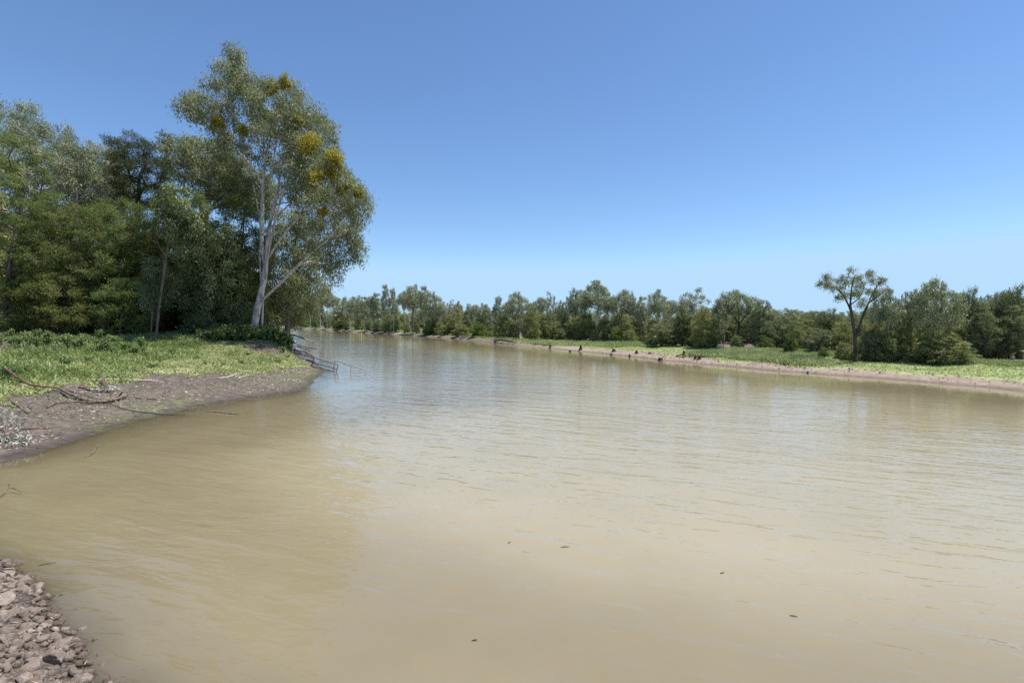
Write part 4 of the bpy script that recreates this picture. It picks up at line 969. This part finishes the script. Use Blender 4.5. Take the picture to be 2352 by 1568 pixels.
stick('driftwood_pole', 'long bleached pole lying along the lower margin of the grass', 'driftwood', [g(203, 875, .05), g(260, 874, .06), g(365, 877, .05)], [.05, .045, .035], 'pale_wood')
stick('driftwood_pole', 'short bleached stick pointing down the mud, longer of two', 'driftwood', [g(504, 871, .04), g(528, 866, .05), g(551, 858, .05)], [.05, .05, .03], 'pale_wood')
stick('driftwood_pole', 'short bleached stick, thinner of two on the mud', 'driftwood', [g(548, 868, .04), g(575, 863, .05)], [.045, .03], 'pale_wood')
stick('fallen_branch', 'slim brown stick lying level on the mud past the curved branch', 'branch', [g(312, 916, .04), g(345, 918, .05), g(378, 920, .03)], [.03, .035, .015], 'dead_wood')
stick('fallen_branch', 'reddish short stick at the margin of the cover near the broken stump', 'branch', [g(182, 891, .05), g(207, 898, .04)], [.05, .04], 'rusty_wood')
stick('floating_branch', 'dark stick floating in the tan water off the mud bank', 'branch', [g(474, 946, .0), g(505, 947.5, .035), g(530, 951, .03), g(558, 953, .0)], [.02, .04, .035, .02], 'dead_wood')
stick('floating_branch', 'thin forked twig sticking up from shallow water by the mud edge', 'branch', [g(208, 1050, -.03), g(220, 1038, .10), g(228, 1020, .04)], [.018, .018, .008], 'dead_wood', [([g(215, 1044, .06), g(195, 1052, .02)], [.012, .006])])
stick('floating_branch', 'dead twigs poking out of the water at the frame edge', 'branch', [g(-6, 1150, -.02), g(20, 1128, .14), g(52, 1136, .05)], [.014, .012, .006], 'dead_wood', [([g(20, 1128, .14), g(30, 1115, .2)], [.01, .004])])
stick('fallen_branch', 'dead branch with whitened end reaching over the water past the point', 'branch', [g(640, 768, .5), at_y(672, 768, 62) , at_y(700, 776, 60), at_y(716, 781, 59), at_y(727, 790, 58)], [.12, .10, .08, .05, .02], 'pale_wood',
      [([at_y(710, 779, 59.5), at_y(728, 783, 59), at_y(738, 787, 58.6)], [.04, .025, .012]), ([at_y(716, 781, 59), at_y(745, 797, 56), at_y(765, 800, 55)], [.02, .014, .006])])
stick('fallen_branch', 'upper dark log sloping from the point into the river', 'branch', [g(651, 782, .35), g(672, 790, .25), g(700, 799, .15), g(729, 801, .02)], [.12, .10, .08, .04], 'dead_wood', [([g(680, 793, .25), g(700, 803, .1), g(716, 806, 0)], [.06, .05, .03])])
stick('fallen_branch', 'lower dark log lying along the eroded edge of the point', 'branch', [g(676, 806, .2), g(700, 812, .2), g(722, 822, .15)], [.08, .09, .05], 'dead_wood')
stick('cable', 'dark cable trailing from the fallen branch down the mud into the water', 'cable', [g(78, 902, .06), g(130, 903, .08), g(169, 906, .12), g(230, 924, .10), g(288, 943, .05), g(330, 949, .03), g(372, 953, .02), g(433, 955, .0)], [.016] * 8, 'cable', sides=5, wob=.1)
# broken stump on the mud with its pale fallen wood
def stump_mesh(seed, hgt, rad, jag, hollow=False):
    rng = np.random.default_rng(seed); ns, nl = 18, 7; V = []; ph = rng.uniform(0, 6, 4)
    for j in range(nl):
        tt = j / (nl - 1)
        for i in range(ns):
            a = i / ns * 6.2832
            fl = 1 + .55 * (1 - tt) ** 3 * (1 + .6 * math.sin(3 * a + ph[0]) + .4 * math.sin(5 * a + ph[1]))
            rr = rad * fl * (1 - .12 * tt) * (1 + .07 * math.sin(4 * a + ph[2]) + rng.normal() * .03)
            zz = hgt * tt if j < nl - 1 else hgt * (1 + jag * (math.sin(a + ph[3]) * .7 + math.sin(3 * a + ph[1]) * .35 + rng.normal() * .25))
            V.append((math.cos(a) * rr, math.sin(a) * rr, zz - .06))
    F = [[j * ns + i, j * ns + (i + 1) % ns, (j + 1) * ns + (i + 1) % ns, (j + 1) * ns + i] for j in range(nl - 1) for i in range(ns)]
    b = len(V); top = (nl - 1) * ns
    for i in range(ns): x, y, z = V[top + i]; V.append((x * .55, y * .55, hgt * (.62 if hollow else .96)))
    F += [[top + i, top + (i + 1) % ns, b + (i + 1) % ns, b + i] for i in range(ns)]
    V.append((0, 0, hgt * (.5 if hollow else .98)))
    return mesh('stump', V, [np.array(F), np.array([[b + i, b + (i + 1) % ns, len(V) - 1] for i in range(ns)])])
q = g(238, 893); o = obj('broken_stump', stump_mesh(8, .42, .13, .35), M['rusty_wood']); o.location = q; tag(o, 'small red-brown broken stump upright on the mud', 'stump')
r = np.random.default_rng(9); n = 260; qq = g(243, 897)
P = np.stack([qq[0] + r.normal(size=n) * .26, qq[1] + r.normal(size=n) * .3, qq[2] + np.abs(r.normal(size=n)) * .08 + .02], 1)
tag(obj('dry_bark', leaf_mesh('dry_bark', P, r.normal(size=(n, 3)) * [1, 1, .4], .22, .06, np.clip(.6 + r.normal(0, .2, n), 0, 1), r), M['dryleaf']), 'pale shredded bark heap at the foot of the broken stump', 'bark')
# dry white leafy branch
rt = thing('dead_leafy_branch', 'fallen branch with whitish dry leaves on the mud at the frame edge', 'branch', g(12, 1010))
o = np.array(rt.location); mb = MB(); tips = []
for (u, v, l) in ((60, 975, .25), (45, 1000, .2), (70, 1028, .08), (20, 985, .35), (5, 960, .4), (55, 1015, .12), (-10, 1020, .2), (30, 1030, .1), (38, 968, .3)):
    e = g(u, v, l); mb.tube(np.array([[0, 0, .05], (e - o) * .5 + [0, 0, .12], e - o]), [.03, .018, .006], 5); tips.append(e - o)
obj('stem', mb.build('stem'), M['dead_wood'], rt)
n = 700; k = r.integers(0, len(tips), n); P = np.array(tips)[k] * r.uniform(.1, 1.05, n)[:, None] + r.normal(size=(n, 3)) * [.13, .13, .05]; P[:, 2] = np.maximum(P[:, 2], .03)
obj('foliage', leaf_mesh('foliage', P, r.normal(size=(n, 3)) + [0, 0, -.3], .16, .045, np.clip(.55 + r.normal(0, .22, n), 0, 1), r), M['dryleaf'], rt)
# dry grass thatch on the bare mound face
X, Y, Z, s = scatter(26000, (-26, -18, 41, 50), lambda X, Y, s, wt, h: (mound_face(X, Y) > .45) * 1.0)
n = len(X); D = np.stack([r.normal(size=n) * .5 + .4, r.normal(size=n) * .5 - .5, r.normal(size=n) * .2 - .25], 1)
obj('dry_thatch', leaf_mesh('dry_thatch', np.stack([X, Y, Z + r.random(n) * .08], 1), D, .3 * r.uniform(.6, 1.4, n), .022, np.clip(.38 + r.normal(0, .2, n), 0, 1), r), M['litter'], kind='stuff')

# old pipe handrail running down into the river
rail = thing('handrail', 'rusty pipe handrail frame sloping from the bank tip into the river', 'handrail', g(716, 838))
ro = np.array(rail.location)
A1, A2 = at_y(721, 821.5, 43.6), at_y(714.6, 840.5, 43.6); B1, B2 = at_y(777, 838, 40.6), at_y(770.6, 855, 40.6)
A2[2] = gz(A2[0], A2[1]) - .1
C0 = at_y(674, 803, 49)
def pipe(name, pts, rad, mat='rust', parent=rail, o_=ro):
    mb = MB(); mb.tube(np.array(pts) - o_, rad, 8); return obj(name, mb.build(name), M[mat], parent)
pipe('post', [A1, A2], .05); pipe('post', [B1 , B2 - [0, 0, .15]], .032)
pipe('top_rail', [A1, A1 * .5 + B1 * .5, B1], .03); pipe('middle_rail', [A1 * .5 + A2 * .5, B1 * .45 + B2 * .55], .028); pipe('bottom_rail', [A2 + [0, 0, .12], B2 + [0, 0, .03]], .03)
pipe('upper_rail', [C0, A1], .035)
m1, m2 = at_y(769, 829, 41.2), at_y(763, 851, 41.2); pipe('post', [m1, m2 - [0, 0, .3]], .028)
c1, c2 = at_y(678, 800, 49), at_y(674, 813, 49); c2[2] = gz(c2[0], c2[1]) - .1; pipe('post', [c1, c2], .05)
rail2 = thing('handrail', 'thin grey outer handrail standing in the water beyond the rusty frame', 'handrail', (m1[0], m1[1] - .5, 0)); r2 = np.array(rail2.location)
e0, e1 = at_y(770.6, 829, 40.8), at_y(839.6, 850, 38.6); f0 = e0 * .47 + e1 * .53
pipe('top_rail', [e0, f0, e1], .022, 'steel', rail2, r2)
for p_ in (e0, f0, e1): pipe('post', [p_, [p_[0] - .12, p_[1], -.5]], .022, 'steel', rail2, r2)

# cut stumps on the drained flat
SM = [stump_mesh(31, .5, .3, .18), stump_mesh(32, .42, .34, .1), stump_mesh(33, .6, .26, .4), stump_mesh(34, .5, .36, .22, True)]
SL = [(1264, 799, 7, 10, 'small stump at the waterline, first of the row along the drained flat'), (1309, 808, 8, 7, 'low stump standing in the shallows near the pale sand spit'),
      (1334, 803.5, 12, 12, 'wide dark stump in the shallows, beside the tip of the pale sand'), (1410, 808, 12, 9, 'stump on the green flat past the pale sand'),
      (1462, 811.5, 10, 9, 'stump in the middle of the green flat behind the rubble edge'), (1492, 812.5, 8, 7, 'smallest dark stump on the green flat'),
      (1571, 819, 11, 14, 'tall jagged stump with a sloping root near the reed bed'), (1597, 825, 8, 11, 'narrow stump close before the reed bed, smaller of two'),
      (1606, 825, 13, 12, 'broad split stump close before the reed bed, larger of two'), (1517, 828, 16, 11, 'widest blackened stump right at the water edge'),
      (1446, 820, 9, 7, 'stump on the waterline under the rubble edge'), (1404, 816, 7, 6, 'small low stump on the waterline before the rubble edge'), (1855, 857, 7, 6, 'tiny dark stump on the waterline below the reed bed end')]
for i, (u, v, wpx, hpx, lab) in enumerate(SL):
    q = g(u, v); o = obj('tree_stump', SM[i % 4], M['stump']); o.location = q; k = q[1] / FPX
    o.scale = (wpx * k / 1.05,) * 2 + (hpx * k / .66,); o.rotation_euler = (0, 0, i * 1.7); tag(o, lab, 'stump', 'stumps on the drained flat')
stick('stump_root', 'root stub lying beside the tall jagged stump', 'root', [g(1552, 819, .03), g(1560, 819, .1), g(1569, 819, .2)], [.04, .07, .1], 'stump')
stick('stake', 'thin upright stake beside the tall jagged stump', 'stake', [g(1583, 821, -.05), g(1583, 821, .38)], [.05, .04], 'stump')
stick('fallen_branch', 'dark tangled snag lying on the far waterline below the green bush', 'branch', [g(1135, 786, .1), g(1150, 787, .5), g(1172, 788, .3), g(1188, 789, .1)], [.12, .14, .12, .06], 'stump', [([g(1150, 787, .4), g(1160, 785, .9)], [.07, .03]), ([g(1172, 788, .3), g(1180, 788, .8)], [.06, .03])])
# utility wire with its pole
pole = thing('utility_pole', 'pale utility pole half hidden in the dip of the far tree line', 'pole', g(1080, 770))
pz = np.array(pole.location); mb = MB(); hp = at_y(1080, 703, pz[1])[2] - pz[2]; mb.tube([(0, 0, -.3), (0, 0, hp)], [.18, .13], 8); obj('shaft', mb.build('shaft'), M['pale_wood'], pole)
mb = MB(); mb.tube([(-1.1, 0, hp - .4), (1.1, 0, hp - .4)], .07, 6); obj('crossarm', mb.build('crossarm'), M['grey_bark'], pole)
wa = pz + [0, 0, hp - .3]; wb = at_y(690, 690, 150)
tt = np.linspace(0, 1, 24)[:, None]; Q = wa * (1 - tt) + wb * tt; Q[:, 2] -= 2.0 * (4 * tt * (1 - tt))[:, 0]
mb = MB(); mb.tube(Q - wa, .035, 4); o = obj('power_line', mb.build('power_line'), M['steel']); o.location = wa; tag(o, 'thin sagging wire strung from the pole across the far trees', 'wire')
# marker buoy
bq = g(830, 768); by = thing('marker_buoy', 'tiny orange buoy floating off the far bank', 'buoy', bq)
mb = MB(); k = bq[1] / FPX * 1.6
mb.tube([(0, 0, -.5 * k), (0, 0, -.2 * k), (0, 0, .6 * k), (0, 0, 1.2 * k)], [.5 * k, .95 * k, 1.0 * k, .55 * k], 12); obj('float', mb.build('float'), M['buoy'], by)
mb = MB(); mb.tube([(0, 0, 1.2 * k), (0, 0, 2.6 * k)], [.5 * k, .35 * k], 10); obj('cap', mb.build('cap'), M['buoy_white'], by)

# ------------------------------------------------------------------ rocks of the near bank
def ico(sub):
    p = (1 + 5 ** .5) / 2
    V = [(-1, p, 0), (1, p, 0), (-1, -p, 0), (1, -p, 0), (0, -1, p), (0, 1, p), (0, -1, -p), (0, 1, -p), (p, 0, -1), (p, 0, 1), (-p, 0, -1), (-p, 0, 1)]
    F = [(0, 11, 5), (0, 5, 1), (0, 1, 7), (0, 7, 10), (0, 10, 11), (1, 5, 9), (5, 11, 4), (11, 10, 2), (10, 7, 6), (7, 1, 8), (3, 9, 4), (3, 4, 2), (3, 2, 6), (3, 6, 8), (3, 8, 9), (4, 9, 5), (2, 4, 11), (6, 2, 10), (8, 6, 7), (9, 8, 1)]
    V = [np.array(v) / np.linalg.norm(v) for v in V]
    for _ in range(sub):
        c = {}; G = []
        def md(a, b):
            k = (min(a, b), max(a, b))
            if k not in c: m_ = V[a] + V[b]; V.append(m_ / np.linalg.norm(m_)); c[k] = len(V) - 1
            return c[k]
        for a, b, d in F: x, y, z = md(a, b), md(b, d), md(d, a); G += [(a, x, z), (b, y, x), (d, z, y), (x, y, z)]
        F = G
    return np.array(V), np.array(F)
IV, IF = ico(3)
def rock_mesh(seed):
    rng = np.random.default_rng(seed); V = IV * rng.uniform([.8, .65, .5], [1.2, 1.0, .8])
    for _ in range(11):
        n_ = rng.normal(size=3); n_ /= np.linalg.norm(n_); d = rng.uniform(.42, .72)
        e = V @ n_ - d; V = V - np.maximum(e, 0)[:, None] * n_ * .93
    V = V + IV * (fbm(IV[:, 0] * 3 + 7 + seed, IV[:, 1] * 3 + IV[:, 2] * 2.3 + 9, seed, 3) * .16)[:, None]
    return mesh('rock', V, IF, None, True)
RM = [rock_mesh(s_) for s_ in range(200, 212)]
def mkrock(x, y, rad, label, group, mat=None, lift=.25, rot=None):
    k = grng.integers(0, len(RM)); me = RM[k]
    if mat:
        me = me.copy(); me.materials.clear(); me.materials.append(M[mat]); o = obj('rock', me)
    else:
        if not me.materials: me.materials.append(M['rock_grey' if k % 5 in (0, 2, 3) else 'rock_tan'])
        o = obj('rock', me)
    o.location = (x, y, gz(x, y) + rad * lift); o.scale = (rad * grng.uniform(.9, 1.3), rad * grng.uniform(.8, 1.1), rad * grng.uniform(.7, 1.0))
    o.rotation_euler = rot or (grng.normal() * .35, grng.normal() * .35, grng.uniform(0, 6.28)); tag(o, label, 'rock', group); return o
for (u, v, rad, mat, lab) in ((85, 1362, .115, 'rock_grey', 'dark rounded rock with a notch sitting in the water margin of the rubble'), (172, 1480, .085, 'rock_tan', 'pale rock at the outer tip of the rubble, touching the water'),
                              (142, 1492, .12, 'rock_grey', 'grey wedge-shaped rock next to the pale tip rock'), (125, 1520, .15, 'rock_grey', 'large flat-topped grey rock beside the wedge-shaped one'),
                              (12, 1388, .17, 'rock_tan', 'large pale buff boulder at the frame edge of the rubble'), (22, 1324, .10, 'rock_tan', 'flat pale slab topping the upper end of the rubble'),
                              (60, 1335, .07, 'rock_tan', 'reddish pale stone beside the rounded water-edge rock')):
    q = g(u, v); mkrock(q[0], q[1], rad, lab, None, mat, .35)
placed = []; tries = 0
while len(placed) < 285 and tries < 12000:
    tries += 1
    x = grng.uniform(-11.0, -2.2); y = grng.uniform(3.2, 9.3)
    sg = float(shore(np.array([x]), np.array([y]))[0][0])
    if sg < -.04 or sg > 3.2 or abs(x) > y * 1.28: continue
    rad = float(np.clip(grng.lognormal(-2.68, .42), .04, .19))
    if all((x - a) ** 2 + (y - b) ** 2 > (.64 * (rad + c)) ** 2 for a, b, c in placed):
        placed.append((x, y, rad))
for (x, y, rad) in placed:
    mkrock(x, y, rad, 'angular stone of the rubble covering the near shore', 'rubble stones of the near shore')
n = 11000; X = grng.uniform(-11, -1.5, n); Y = grng.uniform(2.4, 9.5, n); h, sg, _, wt = height(X, Y, True, True); k = (sg > -.25) & (sg < 3.6); X, Y, h = X[k], Y[k], h[k]; n = len(X)
cv, cf = ico(1); rs = np.clip(grng.lognormal(-3.5, .45, n), .012, .07)
V = (cv[None] * grng.uniform(.55, 1.2, (n, len(cv), 1)) * rs[:, None, None] * grng.uniform(.6, 1.3, (n, 1, 3)) + np.stack([X, Y, h + rs * .3], 1)[:, None]).reshape(-1, 3)
Fv = (cf[None] + (np.arange(n) * len(cv))[:, None, None]).reshape(-1, 3)
obj('gravel', mesh('gravel', V, Fv), M['gravel'], kind='stuff')
n = 900; X = grng.uniform(-10, -2, n); Y = grng.uniform(3, 9, n); h, sg, _, wt = height(X, Y, True, True); k = (sg > .0) & (sg < 3); X, Y, h = X[k], Y[k], h[k]; n = len(X)
obj('twig_litter', leaf_mesh('twig_litter', np.stack([X, Y, h + grng.random(n) * .08 + .03], 1), grng.normal(size=(n, 3)) * [1, 1, .25], .12 * grng.uniform(.4, 1.5, n), .010, np.clip(.5 + grng.normal(0, .25, n), 0, 1), grng), M['litter'], kind='stuff')
for (u, v, L_, a, lab) in ((1170, 1246, .12, .9, 'tiny dark twig floating on open tan water, slanting'), (1298, 1258, .22, .1, 'tiny brown twig lying level on the tan water'), (1659, 1318, .12, .4, 'short dark twig afloat alone on the pale water'),
                           (1823, 1418, .14, -.3, 'dark curled leaf floating low in the tan water'), (1090, 1474, .10, .2, 'little dark twig over the shadowy shallow patch'), (108, 1296, .32, .5, 'dark stick stub in the water by the top of the rubble')):
    q = g(u, v, .008); d = np.array([math.cos(a), math.sin(a), 0]) * L_ * .36
    stick('floating_twig', lab, 'twig', [q - d, q + [0, 0, .012], q + d], [.004, .008, .003], 'dead_wood', None or ())
